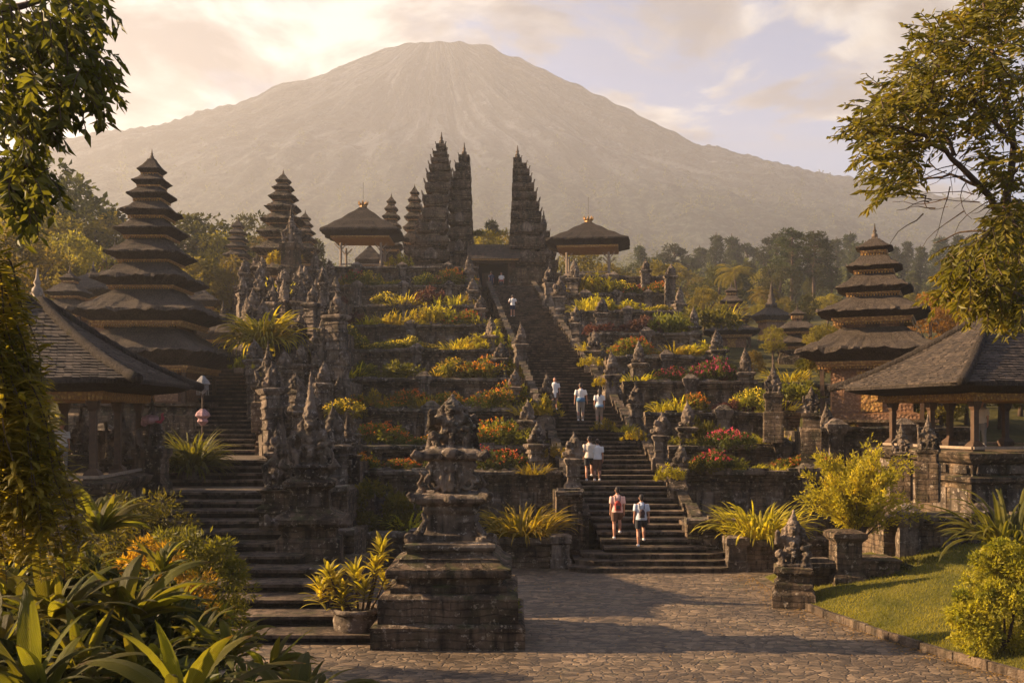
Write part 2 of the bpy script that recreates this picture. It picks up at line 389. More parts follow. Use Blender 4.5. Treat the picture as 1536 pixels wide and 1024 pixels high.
# the volcano
PL=[(0,755),(60,752),(110,744),(208,701),(342,654),(475,607),(610,567),(770,531),(877,500),(1300,385),(2000,230),(2800,120),(4000,40)]
PR=[(0,755),(60,752),(114,746),(181,716),(261,681),(355,634),(462,581),(596,527),(730,487),(864,450),(1025,418),(1400,345),(2000,230),(2800,120),(4000,40)]
def volc(X,Y):
    dx=(X/SM+151); dy=(Y-DM)/SM; ky=2.6 if dy<0 else 3.0
    r=math.sqrt(dx*dx+(ky*dy)**2); a=math.atan2(ky*dy,dx)
    hl=np.interp(r,[q[0] for q in PL],[q[1] for q in PL]); hr=np.interp(r,[q[0] for q in PR],[q[1] for q in PR])
    wgt=.5+.5*math.cos(a); h=hl*(1-wgt)+hr*wgt
    amp=min(1,max(0,(r-60)/500))
    g=abs(noise.noise((a*9,r*.0012,2.2)))+.5*abs(noise.noise((a*22,r*.002,7.7)))+.25*abs(noise.noise((a*50,r*.004,3.1)))
    h-=g*30*amp+max(0,noise.noise((a*4.3,r*.0018,8.8))*.9+.1)*55*amp*min(1,max(0,(r-120)/300))
    h+=noise.noise((X*.045,3.3,Y*.02))*16*max(0,1-r/190)
    h+=noise.noise((X*.012,Y*.012,0))*12*amp+noise.noise((X*.05,Y*.05,5))*2.5*amp
    # rocky steps at the crater rim
    h+=noise.noise((X*.05,Y*.01,9))*6
    return h*SM
yr=list(np.linspace(560,1180,150))+list(np.linspace(1184,1420,90))+list(np.linspace(1440,1690,12))
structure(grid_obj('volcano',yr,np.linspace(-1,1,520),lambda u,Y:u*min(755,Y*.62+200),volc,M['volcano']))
# big ground sheet
m=MB(); m.add([(-760,-60,-.4),(760,-60,-.4),(760,1700,-.4),(-760,1700,-.4)],[(0,1,2,3)]); structure(m.build('ground',M['soil']))
KB0=[(7.15,24.5),(7.35,23.3),(7.95,20.9),(8.55,19.2),(9.15,17.7),(10.2,14.8),(11.6,11.5)]
def kx0(Y): return float(np.interp(-Y,[-q[1] for q in KB0],[q[0] for q in KB0])) if Y<24.5 else 7.1
# plaza paving
t=NT('cobble_paving'); p=t.pos()
wv=t.n('ShaderNodeVectorMath',operation='ADD'); nz=t.n('ShaderNodeTexNoise'); nz.inputs['Scale'].default_value=.9; t.l(p,nz.inputs['Vector'])
ms=t.n('ShaderNodeVectorMath',operation='SCALE'); ms.inputs['Scale'].default_value=.55; t.l(nz.outputs['Color'],ms.inputs[0]); t.l(p,wv.inputs[0]); t.l(ms.outputs[0],wv.inputs[1])
pm=t.mapn(wv.outputs[0],(4.6,7.4,0),(0,0,.1))
v1=t.n('ShaderNodeTexVoronoi',feature='F1'); v1.inputs['Randomness'].default_value=.72; t.l(pm,v1.inputs['Vector']); v1.inputs['Scale'].default_value=1
v2=t.n('ShaderNodeTexVoronoi',feature='DISTANCE_TO_EDGE'); v2.inputs['Randomness'].default_value=.72; t.l(pm,v2.inputs['Vector']); v2.inputs['Scale'].default_value=1
sc=t.n('ShaderNodeSeparateColor'); t.l(v1.outputs['Color'],sc.inputs[0])
c=t.ramp(sc.outputs[0],[(0,(.05,.034,.02)),(.5,(.115,.078,.044)),(1,(.21,.145,.085))])
n=t.noise(p,.6,6,.6); c=t.mix(1.0,c,t.ramp(n,[(.3,.55),(.7,1.3)]),'MULTIPLY')
n3=t.noise(p,16,6,.7); c=t.mix(t.ramp(n3,[(.5,0),(.75,.4)]),c,(.21,.15,.1))
jn=t.ramp(v2.outputs['Distance'],[(.01,.85),(.05,0)]); c=t.mix(jn,c,(.04,.03,.02))
ng=t.ramp(t.noise(p,.45,6,.62),[(.56,0),(.68,1)]); gm=t.math('MULTIPLY',ng,t.ramp(t.noise(p,12,5,.7),[(.4,0),(.6,.9)])); gm=t.math('MULTIPLY',gm,t.ramp(v2.outputs['Distance'],[(.03,1),(.25,.25)]))
c=t.mix(gm,c,(.05,.055,.014))
hh=t.math('ADD',t.ramp(v2.outputs['Distance'],[(0,0),(.12,.85),(.5,1)]),t.math('MULTIPLY',n3,.25)); hh=t.math('ADD',hh,t.math('MULTIPLY',sc.outputs[1],.25))
M['paving']=t.done(t.principled(c,t.ramp(n,[(.3,.55),(.7,.85)]),t.bump(hh,.6,.03),.4))
m=MB(); nx,ny=90,90
for j in range(ny+1):
    for i in range(nx+1):
        X=-9+i*(34/nx); Y=-10+j*(43/ny); m.v.append((X,Y,.012*noise.noise((X*.6,Y*.6,0))))
for j in range(ny):
    for i in range(nx): a=j*(nx+1)+i; m.f.append((a,a+1,a+nx+2,a+nx+1))
structure(m.build('plaza_paving',M['paving']))
# fallen leaves
nl=1500; fx=NR.uniform(-2,14,nl); fy=NR.uniform(14,29.5,nl); kxx=np.array([kx0(y) for y in fy]); near=NR.random(nl)<.5; fx=np.where(near,kxx-np.abs(NR.normal(0,.35,nl))-.1,fx); fx=np.minimum(fx,kxx-.1)
az=NR.uniform(0,6.28,nl); L_=NR.uniform(.03,.075,nl); b=np.stack([fx,fy,np.full(nl,.02)],1); d_=np.stack([np.cos(az),np.sin(az),NR.uniform(0,.3,nl)],1)*L_[:,None]; s_=np.stack([-np.sin(az),np.cos(az),NR.uniform(-.2,.2,nl)],1)*L_[:,None]*.3
V=np.empty((nl*4,3)); V[0::4]=b-d_*.5; V[1::4]=b+s_+[0,0,.008]; V[2::4]=b+d_*.5; V[3::4]=b-s_+[0,0,.008]
m=MB(); m.npadd(V,np.arange(nl*4).reshape(nl,4)); M['dryleaf']=m_leaf('dry_leaf',(.16,.08,.02),(.32,.2,.05),.2,.7,nscale=3)
tag(structure(m.build('fallen_leaves',M['dryleaf']),'stuff'),'scattered dry yellow and brown leaves lying on the paving','leaves')
# left foreground bank of earth
def bankz(X,Y):
    xl=float(np.interp(Y,[-10,2,5,10,15,20,24,30],[0.6,.6,.2,-1.5,-4.2,-7.0,-8.6,-10.6]))
    hgt=float(np.interp(Y,[0,8,14,20,30],[2.9,2.7,2.2,1.7,2.6]))
    return hgt*smooth(0,-2.6,X-xl)+.1*noise.noise((X,Y,0))-.12
structure(grid_obj('planted_bank',np.linspace(-8,31,60),np.linspace(0,1,50),lambda u,Y:-26+u*27,bankz,M['soil']))
# lawn and kerb
KB=[(7.15,24.5),(7.35,23.3),(7.95,20.9),(8.55,19.2),(9.15,17.7),(10.2,14.8),(11.6,11.5)]
def kx(Y): return float(np.interp(-Y,[-q[1] for q in KB],[q[0] for q in KB]))
def lawnz(X,Y): 
    s=max(0,X-kx(Y)); return .13+.17*s+.05*noise.noise((X*.5,Y*.5,0))+.025*max(0,Y-20)*min(1,s)
t=NT('lawn_soil'); p=t.pos(); c=t.ramp(t.noise(p,1.2,6,.65),[(.3,(.05,.052,.012)),(.6,(.12,.105,.02)),(.8,(.17,.13,.03))])
M['lawn']=t.done(t.principled(c,.9,t.bump(t.noise(p,30,5,.7),1,.03),.1))
structure(grid_obj('lawn',np.linspace(11.5,28.3,50),np.linspace(0,1,40),lambda u,Y:kx(Y)+.02+u*14,lawnz,M['lawn']))
# grass blades
N=60000; Y=NR.uniform(14,28,N); X=np.array([kx(y) for y in Y])+.03+NR.uniform(0,1,N)**1.2*9
Z=np.array([lawnz(a,b) for a,b in zip(X,Y)])-.01
h=NR.uniform(.03,.085,N); az=NR.uniform(0,2*PI,N); ln=NR.uniform(.1,.9,N)*h; wd=.008+.006*NR.random(N)
b=np.stack([X,Y,Z],1); sd=np.stack([np.cos(az)*wd,np.sin(az)*wd,0*wd],1); az2=NR.uniform(0,2*PI,N); tp=b+np.stack([np.cos(az2)*ln,np.sin(az2)*ln,h],1)
V=np.empty((N*3,3)); V[0::3]=b-sd; V[1::3]=b+sd; V[2::3]=tp
m=MB(); m.npadd(V,np.arange(N*3).reshape(N,3)); M['grass']=m_leaf('grass_blade',(.1,.1,.015),(.26,.21,.03),.5,.5,nscale=.8)
tag(structure(m.build('grass',M['grass']),'stuff'),'short sunlit green and yellow grass covering the sloping lawn','grass')
# kerb
ke=thing('stone_kerb','low dark stone kerb edging the lawn beside the paved plaza','kerb',(0,0,0))
m=MB()
L=[Vector((x,y,0)) for x,y in KB]; pts=[]
for a,b in zip(L[:-1],L[1:]):
    n=max(1,int((b-a).length/.75))
    for i in range(n): pts.append(a+(b-a)*i/n)
pts.append(L[-1])
for a,b in zip(pts[:-1],pts[1:]):
    c=(a+b)/2; dv=b-a; m.box((c.x+.0,c.y,.085+random.uniform(-.012,.012)),(dv.length-.015,.13,.2),math.atan2(dv.y,dv.x)+random.uniform(-.01,.01),jit=.006)
bevel(m.build('kerb_stones',M['step'],ke),.015)
# ---------- haze
hz=MB(); X0,X1,Y0,Y1,Z0,Z1=-765,765,-70,1720,-1.6,500.0
hz.add([(X0,Y0,Z0),(X1,Y0,Z0),(X1,Y1,Z0),(X0,Y1,Z0),(X0,Y0,Z1),(X1,Y0,Z1),(X1,Y1,Z1),(X0,Y1,Z1)],[(0,3,2,1),(4,5,6,7),(0,1,5,4),(1,2,6,5),(2,3,7,6),(3,0,4,7)])
HM=bpy.data.materials.new('haze'); HM.use_nodes=True; n=HM.node_tree.nodes; n.clear(); o_=n.new('ShaderNodeOutputMaterial'); pv=n.new('ShaderNodeVolumePrincipled')
pv.inputs['Color'].default_value=(.9,.9,.93,1); pv.inputs['Density'].default_value=.0004; pv.inputs['Anisotropy'].default_value=.25
HM.node_tree.links.new(pv.outputs[0],o_.inputs['Volume'])
tag(structure(hz.build('haze',HM),'stuff'),'warm pale haze hanging over the hillside and volcano','haze')
# ---------- terraces
def extrude_profile(m,prof,Xa,Xb,Y,seg=.8,jit=.012,closey=None):
    """profile of (outward offset, z) run along X; front faces -Y"""
    n=max(1,int(abs(Xb-Xa)/seg)); cols=[]
    for i in range(n+1):
        x=Xa+(Xb-Xa)*i/n
        jx=noise.noise((x*.9,Y,0))*.03
        cols.append([(x,Y-o+random.uniform(-jit,jit)+jx*.6,z+random.uniform(-jit,jit)+jx) for o,z in prof])
    k=len(prof); vs=[p for c in cols for p in c]; fs=[]
    for i in range(n):
        for j in range(k-1): a=i*k+j; fs.append((a,a+k,a+k+1,a+1))
    fs.append(tuple(range(k))); fs.append(tuple(n*k+j for j in range(k-1,-1,-1)))
    m.add(vs,fs)
def terrace_wall(label,d,zb,zt,Xa,Xb,depth,pils=(),name='terrace_wall',group=None,cat='terrace wall'):
    r=thing(name,label,cat,((Xa+Xb)/2,d,zb),0,group); ox=(Xa+Xb)/2; h=zt-zb; xa,xb=Xa-ox,Xb-ox
    m=MB()
    ht=min(.42,h*.4)
    prof=[(-depth,-.5),(.2,-.5),(.2,.16),(.12,.2),(.12,.3),(.05,.34)]
    if h>1.15: prof+=[(.0,.36),(0,h*.5),(.05,h*.5+.02),(.05,h*.5+.1),(0,h*.5+.12)]
    prof+=[(0,h-ht),(.07,h-ht+.03),(.07,h-ht+.11),(.14,h-ht+.13),(.14,h-.18),(-depth,h-.18)]
    extrude_profile(m,prof,xa,xb,0,.7); m.build('wall_face',M['stone_wall'],r)
    m=MB(); extrude_profile(m,[(-.3,h-.178),(.17,h-.178),(.25,h-.14),(.26,h-.03),(.2,h),(-.3,h+.005)],xa-.04,xb+.04,0,.55,.016); m.build('coping',M['coping'],r)
    # individual cap stones with gaps
    m=MB(); x=xa
    while x<xb-.3:
        w=random.uniform(.35,.8)
        if random.random()<.35: m.box((x+w/2,-.02+random.uniform(-.03,.03),h+.03),(w-.04,.3+random.uniform(-.05,.06),.07+random.uniform(0,.05)),random.uniform(-.03,.03),jit=.014)
        x+=w
    build_each(m,'cap_stone',M['coping'],r)
    if h>.7:
        m=MB(); x=xa+.7
        while x<xb-.6:
            hh=max(.12,(h-ht-.36)*.62)/2; zc=(h-ht+.36)/2; m.loft([[(x+sx*a,yy,zc+sz*b*hh) for sx,sz in ((-1,-1),(1,-1),(1,1),(-1,1))] for a,b,yy in ((.31,1,.02),(.31,1,-.075),(.25,.8,-.08),(.2,.62,-.05),(.17,.5,-.1),(.08,.25,-.13))])
            x+=random.uniform(1.15,1.5)
        build_each(m,'relief_panel',M['carved'],r)
    for f in pils:
        m=MB(); px=xa+(xb-xa)*f
        m.stack([(.36,-.45),(.36,.12),(.31,.18),(.27,.25),(.27,h-.3),(.33,h-.25),(.36,h-.12),(.4,h-.04),(.4,h+.1),(.3,h+.16),(.2,h+.26),(.08,h+.34)],px,-.12,0,.8,.012,2); m.build('pilaster',M['carved'],r)
    return r
def xin(d,side):
    off=2.15+.022*(d-31)
    return stair_c(d)+(off if side>0 else -off)
YL=[705,667,612,567,524,487,458]; YR=[705,668,618,571,534,499,466]
def tier_d(y): return 12.55/(.2925+(y-625)/F)
TL=[(tier_d(y),PZ(y,tier_d(y))) for y in YL]+[(73.6,PZ(428,73.6)),(76,16.15)]
TR=[(tier_d(y),PZ(y,tier_d(y))) for y in YR]+[(73.6,PZ(441,73.6)),(76,15.4)]
NT_=['lowest','second','third','fourth','fifth','sixth','seventh','eighth','topmost']
def lend(d): return -6.5-.19*(d-36)
for side,T,nm in ((-1,TL,'left'),(1,TR,'right')):
    for k,(d,z) in enumerate(T):
        zb=(T[k-1][1]-.2) if k else 0.0
        dn=T[k+1][0]+.3 if k+1<len(T) else 112
        xi=xin(d,side)
        if side<0: Xa,Xb=lend(d),xi
        else: Xa,Xb=xi,[15.2,15.0,12.6,12.0,11.7,11.5,11.4,11.6,11.8][k]
        terrace_wall('%s mossy stone terrace wall up the temple mound, %s of the great stair'%(NT_[k],nm),d,zb,z,Xa,Xb,dn-d,((.5,) if k<7 else (.2,.5,.8)),group='terrace walls '+nm+' of the great stair')
# soil surfaces on the beds (one stepped sheet)
m=MB()
for side,T in ((-1,TL),(1,TR)):
    for k in range(len(T)-2):
        d,z=T[k]; d2=T[k+1][0]; Xa,Xb=(lend(d)+.2,xin(d,side)-.2) if side<0 else (xin(d,side)+.2,11.3)
        m.box(((Xa+Xb)/2,(d+d2)/2+.1,z-.11),(Xb-Xa,d2-d-.35,.1),jit=.03)
structure(m.build('terrace_soil',M['soil']))
# temple court floor
m=MB(); m.box((-1.2,94,15.3),(25,22.4,.4)); structure(m.build('court_paving',M['step']))
# ---------- front planters
def planter(label,x0,x1,d,z,dep=1.7):
    r=thing('stone_planter',label,'planter',((x0+x1)/2,d,0),0,'stone planters along the foot of the terraces'); xa,xb=x0-(x0+x1)/2,x1-(x0+x1)/2
    m=MB(); extrude_profile(m,[(-dep,-.1),(.12,-.1),(.12,.3),(.05,.34),(.05,z-.22),(-dep,z-.22)],xa,xb,0,.5); m.build('wall_face',M['stone_wall'],r)
    m=MB(); extrude_profile(m,[(-.22,z-.218),(.1,z-.218),(.14,z-.17),(.14,z-.03),(.08,z),(-.22,z)],xa-.05,xb+.05,0,.45,.014); m.build('coping',M['coping'],r)
    m=MB(); m.box((0,dep/2+.1,z-.16),(xb-xa-.3,dep-.3,.1)); m.build('soil',M['soil'],r)
    for s in (xa+.2,xb-.2):
        m=MB(); m.stack([(.32,-.1),(.32,.3),(.27,.34),(.27,z-.2),(.34,z-.14),(.34,z+.06),(.24,z+.1)],s,0,0,1,.012,2); m.build('end_pier',M['carved'],r)
planter('long low stone planter under the big green bush, left of the central monument',PX(498,31),PX(640,31),31,PZ(797,31))
planter('stone planter holding the golden strap-leaved clump left of the great stair',PX(668,31),PX(850,31),31.05,PZ(806,31))
planter('stone planter holding the strap-leaved clump right of the great stair',PX(1094,30.5),PX(1275,30.5),30.5,PZ(808,30.5))
# raised block between planter and stair on the right
terrace_wall('short stone wall block between the great stair and the right planter',31.9,0,PZ(777,31.9),PX(1030,32),PX(1100,32),3.5,(),'stair_side_wall',cat='wall')
terrace_wall('tall stone wall block flanking the foot of the great stair on its left',32.6,0,PZ(735,32.6),PX(835,32.6),PX(874,32.6),3.2,(),'stair_side_wall',cat='wall')
# ---------- great stair
r=thing('great_stair','long straight dark stone stair climbing to the split gate','staircase',(stair_c(31),31,0))
ox,oy=stair_c(31),31
m=MB(); k=0; d=31.2; z=.45; RI=.17; TR_=RI/.2925
edge=MB()
while d<82.4:
    z+=RI; c=stair_c(d)-ox; cut=[-1.62]+sorted(random.uniform(-1.2,1.2) for _ in range(2))+[1.62]
    for a,b in zip(cut[:-1],cut[1:]):
        jj=random.uniform(-.01,.01)
        m.box((c+(a+b)/2,d-oy+TR_/2+.03+jj,z-.038),(b-a-.006,TR_+.12,.075),jit=.006)
    edge.box((c,d-oy+TR_/2+.14,z-.19),(3.2,TR_+.02,.23))
    d+=TR_
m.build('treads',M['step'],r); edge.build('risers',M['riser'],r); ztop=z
m=MB()
for q,(ya,xa,xb,zz) in enumerate(((30.0,1.75,6.87,.15),(30.42,1.95,6.75,.30),(30.84,2.2,6.6,.45))):
    y1=31.9; ch=.55
    ring=[(xa+ch,ya),(xb-ch,ya),(xb,ya+ch*.6),(xb,y1),(xa,y1),(xa,ya+ch*.6)]
    m.loft([[(x-ox,y-oy,zz-.15 if q else -.1) for x,y in ring],[(x-ox,y-oy,zz-.05) for x,y in ring]])
    ring=[(xa+ch,ya-.04),(xb-ch,ya-.04),(xb+.04,ya+ch*.6),(xb+.04,y1),(xa-.04,y1),(xa-.04,ya+ch*.6)]
    m.loft([[(x-ox,y-oy,zz-.05) for x,y in ring],[(x-ox,y-oy,zz) for x,y in ring]])
m.build('bottom_steps',M['step'],r)
for s,y0 in ((-1,33.2),(1,31.9)):
    m=MB(); dd=y0
    while dd<82:
        L_=1.16; c=stair_c(dd+L_/2)-ox+s*1.85; z0,z1=stair_z(dd)+.28,stair_z(dd+L_)+.28; w=.14
        j=random.uniform(-.02,.02)
        vs=[(c-w,dd-oy,z0-1.4),(c+w,dd-oy,z0-1.4),(c+w,dd+L_-.02-oy,z1-1.4),(c-w,dd+L_-.02-oy,z1-1.4)]+[(c-w,dd-oy,z0+j),(c+w,dd-oy,z0+j),(c+w,dd+L_-.02-oy,z1+j),(c-w,dd+L_-.02-oy,z1+j)]
        m.add(vs,[(0,3,2,1),(4,5,6,7),(0,1,5,4),(1,2,6,5),(2,3,7,6),(3,0,4,7)]); 
        w=.19; vs=[(c-w,dd-oy,z0+j+.004),(c+w,dd-oy,z0+j+.004),(c+w,dd+L_-.03-oy,z1+j+.004),(c-w,dd+L_-.03-oy,z1+j+.004)]; vs+=[(a,b,e+.12) for a,b,e in vs]
        m.add(vs,[(0,3,2,1),(4,5,6,7),(0,1,5,4),(1,2,6,5),(2,3,7,6),(3,0,4,7)]); dd+=L_
    m.build('balustrade',M['stone'],r)
# ---------- left stair
def step_run(m,d0,d1,z0,r_,w,m2):
    n=max(1,round((np.interp(d1,[d0,d1],[0,1])*(lstair_z(d1)-lstair_z(d0)))/r_)); td=(d1-d0)/n
    for i in range(n):
        d=d0+i*td; zt=z0+(i+1)*r_; xr=lstair_x(d)
        flare=max(0,(22.6-d)*.5)
        cuts=[xr-w]+[xr-w*u for u in (.66+random.uniform(-.1,.1),.33+random.uniform(-.1,.1))]+[xr+.1+flare]
        for a,b in zip(cuts[:-1],cuts[1:]): m.box(((a+b)/2-OX,d+td/2+.02-OY,zt-.035+random.uniform(-.006,.006)),(b-a-.008,td+.12,.07),jit=.008)
        m2.box((xr-w/2+.05+flare/2-OX,d+td/2+.13-OY,zt-.07-.17),(w+flare,td,.34))
OX,OY=-5.5,20.6
r=thing('side_stair','broad stone stair with shade-darkened risers and landings rising at the left','staircase',(OX,OY,0))
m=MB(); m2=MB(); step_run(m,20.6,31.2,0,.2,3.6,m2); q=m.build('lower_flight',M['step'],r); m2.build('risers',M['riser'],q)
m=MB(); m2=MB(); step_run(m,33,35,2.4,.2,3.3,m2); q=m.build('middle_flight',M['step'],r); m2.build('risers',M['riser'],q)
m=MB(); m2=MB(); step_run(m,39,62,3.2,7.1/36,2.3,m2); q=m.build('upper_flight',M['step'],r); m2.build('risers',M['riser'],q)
m=MB(); m.box((-9.3-OX,32.3-OY,2.22),(3.9,2.4,.36)); m.box((-11.1-OX,37.2-OY,3.02),(4.2,4.4,.36)); m.build('landing',M['paving'],r)
# dark carved wall under the right side of the lower flight
def stepped_bank(label,d,X0,X1,zt,dep,zb):
    return terrace_wall(label,d,zb,zt,X0,X1,dep,(),'retaining_wall','carved banks between the side stair and the terraces','retaining wall')
bl=[(24.6,1.5,2.4),(27.0,2.2,2.4),(29.4,3.0,2.6),(32.0,3.7,3.0),(35.0,4.6,4.0),(39.0,5.6,4.0),(43.0,6.9,4.0),(47.0,8.3,4.0),(51.0,9.6,4.0),(55.0,10.9,4.0),(59,12.1,4.0),(63,13.2,5),(68,14.4,6),(74,15.7,10)]
BANKP=[]
random.seed(31); nb=0
for i,(d,zt,dep) in enumerate(bl):
    X0=lstair_x(d)+.12; X1=(lstair_x(d)+1.3 if d<26 else (PX(520,d) if d<35.5 else lend(d)+.5))
    if i>=len(bl)-3: X0=lend(d)-6
    ns=1 if d<26 else (2 if d<33 else 3); cuts=[X0]+[X0+(X1-X0)*(j+1)/ns+random.uniform(-.25,.25) for j in range(ns-1)]+[X1]
    for j in range(ns):
        nb+=1; dd=d+random.uniform(0,1.6)*(ns>1); zz=zt-.5+random.uniform(-.45,.4)*(ns>1)
        terrace_wall('%s carved stone block of the bank beside the side stair, counting upward'%orl(nb),dd,(bl[i-1][1]-1.2 if i else 0),zz,cuts[j],cuts[j+1]-.03,dep+1.2,(),'retaining_wall','carved banks between the side stair and the terraces','retaining wall')
        BANKP.append((cuts[j],cuts[j+1],dd,zz))
# ---------- leaf topped pillars
def leaf_finial_mesh(seed,h=1.15,w=.25):
    random.seed(seed); m=MB()
    rings=[]; n=12; K=16
    for k in range(K+1):
        u=k/K; ww=w*(math.sin(PI*min(1,(u*.82+.2)))**.8)*(1-u**3.2)+.015
        ww*=1+.13*((k%3)==0)
        rings.append([(ww*math.cos(2*PI*i/n)*(1+.1*(i%2))+.05*math.sin(u*3),ww*.62*math.sin(2*PI*i/n),u*h) for i in range(n)])
    m.loft(rings)
    for q in range(4): m.ell((random.uniform(-.2,.2),-.14,random.uniform(.1,.6)),(.1,.08,.12))
    m.ell((-w*.9,0,.16),(.13,.12,.1)); m.ell((w*.9,0,.16),(.13,.12,.1))
    return m
def make_pillar(seed,hp,wp,lab):
    r=thing('leaf_topped_pillar',lab,'pillar',(0,0,0))
    m=MB(); random.seed(seed)
    pr=[(wp*1.35,-1.2),(wp*1.35,.1),(wp*1.2,.16),(wp,.22)]
    zz=.22
    while zz<hp-.3:
        pr+=[(wp*random.uniform(.92,1.02),zz+.16),(wp*1.1,zz+.19),(wp*1.1,zz+.24),(wp,zz+.27)]; zz+=.27+random.uniform(0,.25)
    pr+=[(wp,hp-.2),(wp*1.2,hp-.15),(wp*1.4,hp-.08),(wp*1.45,hp),(wp*1.1,hp+.04)]
    m.stack(pr,0,0,0,.95,.015,2); m.build('post',M['carved'],r)
    f=fuse(leaf_finial_mesh(seed,random.uniform(.85,1.25),random.uniform(.2,.3)),'finial',M['carved'],.022,.06,.1,r); f.location=(0,0,hp)
    return r
pp=[make_pillar(11,.75,.24,''),make_pillar(12,1.5,.27,''),make_pillar(13,2.6,.33,''),make_pillar(14,.95,.2,''),make_pillar(15,1.3,.33,''),make_pillar(16,2.3,.26,'')]
ALT={0:(0,3),1:(1,4),2:(2,5)}
random.seed(5)
def put_pillar(v,x,y,z,lab,sc=1,rz=0,grp=None):
    v=random.choice(ALT[v]); sc=(sc*random.uniform(.85,1.15),sc*random.uniform(.9,1.1),sc*random.uniform(.88,1.15))
    if not pp[v].get('placed'):
        o=pp[v]; o['placed']=1; o.location=(x,y,z); o.rotation_euler=(0,0,rz); o.scale=sc; o['label']=lab; o['group']=grp
        return o
    o=dup(pp[v],(x,y,z),rz,lab,sc,grp); o.rotation_euler=(random.uniform(-.03,.03),random.uniform(-.04,.04),rz); return o
for side,T,nm in ((-1,TL,'left'),(1,TR,'right')):
    for k,(d,z) in enumerate(T[:8]):
        y0=d-.45
        if (k%2==0 and k<6) or side>0: put_pillar(0,stair_c(y0)+side*1.9,y0,stair_z(y0)+.3,'short leaf-tipped pillar, %s from the bottom, on the %s balustrade of the great stair'%(orl(k//2+1 if side<0 else k+1),nm),1.05+.012*(d-36),random.uniform(-.3,.3),'leaf topped pillars along the great stair')
        y0=d+.5
        if side<0 or k%2==1: put_pillar(1,stair_c(y0)+side*(3.0+.02*(d-31)),y0,z-.5,'tall leaf-tipped pillar at the stair end of the %s terrace wall, %s side'%(NT_[k],nm),1.0+.005*(d-36),random.uniform(-.3,.3),'leaf topped pillars at the terrace ends')
for k,(d,z) in enumerate(TR[1:7]):
    put_pillar(1,[12.4,11.9,11.5,11.2,11.0,11.3][k],d+.2,z-1.0,'carved corner pillar at the right hand end of the %s terrace wall'%NT_[k+1],1.0,random.uniform(-.3,.3),'corner pillars at the right end of the terraces')
for k,(x,yt) in enumerate(((968,387),(1003,396),(1022,436))):
    d=75-k*2; put_pillar(2,PX(x,d),d,PZ(yt,d)-3.7,'%s guardian pillar from the left on the terrace edge right of the upper right pavilion'%orl(k+1).capitalize(),1.0,0,'guardian pillars beside the upper right pavilion')
np_=0
for i,(xa,xb,d,z) in enumerate(BANKP):
    if d<31: continue
    for u in ((.08,.9) if i%2 else (.5,)) if d<45 else ((.12,.6) if i%2 else (.35,.88)):
        np_+=1; v=random.choice([0,1,1,2]); s_=random.uniform(.85,1.15); x=xa+(xb-xa)*u
        put_pillar(v,x,d-.25,z-[.5,.9,1.7][v]*s_,'weathered leaf-tipped pillar on the carved bank beside the side stair, %s counting upward'%orl(np_),s_,random.uniform(-.6,.6),'pillars crowding the bank beside the side stair')
# ---------- merus
def rsq(w,z,asp=1.0,droop=0.0,n=6,round_=.05,wob=0.0,seed=0):
    pts=[]
    cs=((-1,-1),(1,-1),(1,1),(-1,1))
    for q in range(4):
        a=cs[q]; b=cs[(q+1)%4]
        for i in range(n):
            u=-1+2*(i+.5)/n; 
            x=(a[0]+b[0])/2+(b[0]-a[0])/2*u; y=(a[1]+b[1])/2+(b[1]-a[1])/2*u
            corner=abs(u)**3; rr=1-round_*max(0,abs(u)-.55)
            dz=-droop*corner+wob*noise.noise((x*2.3+seed,y*2.3,z))
            pts.append((x*w*rr,y*w*rr*asp,z+dz))
    return pts
def thatch_roof(w_top,z_top,w_eave,z_eave,z_bot,asp=1.0,inner=.7,wob=.05,seed=0,sag=.5,n=18):
    m=MB(); rings=[]; n=max(6,min(26,int(2*w_eave/.16)))
    rg=random.Random(int(seed*7)+3); cj=[rg.gauss(0,.008) for _ in range(4*n)]; cz=[rg.gauss(0,.02)*w_eave*.5 for _ in range(4*n)]
    rings.append(rsq(w_eave*inner,z_bot,asp,0,n,.05))
    rings.append(rsq(w_eave*.975,z_eave-(z_eave-z_bot)*.16,asp,.0,n,.04,wob*.5,seed))
    rings.append(rsq(w_eave,z_eave-(z_eave-z_bot)*.08,asp,0,n,.05,wob,seed))
    rings.append(rsq(w_eave*.985,z_eave+(z_top-z_eave)*.06,asp,0,n,.05,wob,seed+1))
    for u in (.18,.35,.52,.7,.86):
        w=w_eave*.985+(w_top-w_eave*.985)*u
        z=z_eave+(z_top-z_eave)*(.06+.94*(u-sag*u*(1-u)))
        rings.append(rsq(w,z,asp,0,n,.05,wob*.8,seed+u*9))
    rings.append(rsq(w_top,z_top,asp,0,n,.1))
    K=len(rings); out=[]
    for k,rg_ in enumerate(rings):
        f=0 if k in(0,K-1) else (1 if k<4 else .7*(K-1-k)/(K-4)); lay=.012*w_eave*((k%2)*2-1) if 4<=k<K-1 else 0
        out.append([(x*(1+cj[i]*f*1.4+(rg.gauss(0,.004) if f else 0)),y*(1+cj[i]*f*1.4),z+cz[i]*f*(1.3 if k in(1,2) else .6)+lay) for i,(x,y,z) in enumerate(rg_)])
    m.loft(out); return m
def golden_finial(parent,z,s,mat='gold',name='finial'):
    m=MB(); m.lathe([(.18*s,z-.1*s),(.24*s,z),(.24*s,z+.08*s),(.12*s,z+.14*s),(.2*s,z+.26*s),(.17*s,z+.4*s),(.08*s,z+.5*s),(.13*s,z+.6*s),(.06*s,z+.75*s),(.02*s,z+1.1*s)],n=10)
    for a in range(4): m.box((.22*s*math.cos(a*PI/2+.78),.22*s*math.sin(a*PI/2+.78),z+.12*s),(.1*s,.1*s,.28*s),.78,.2)
    return m.build(name,M[mat],parent,True)
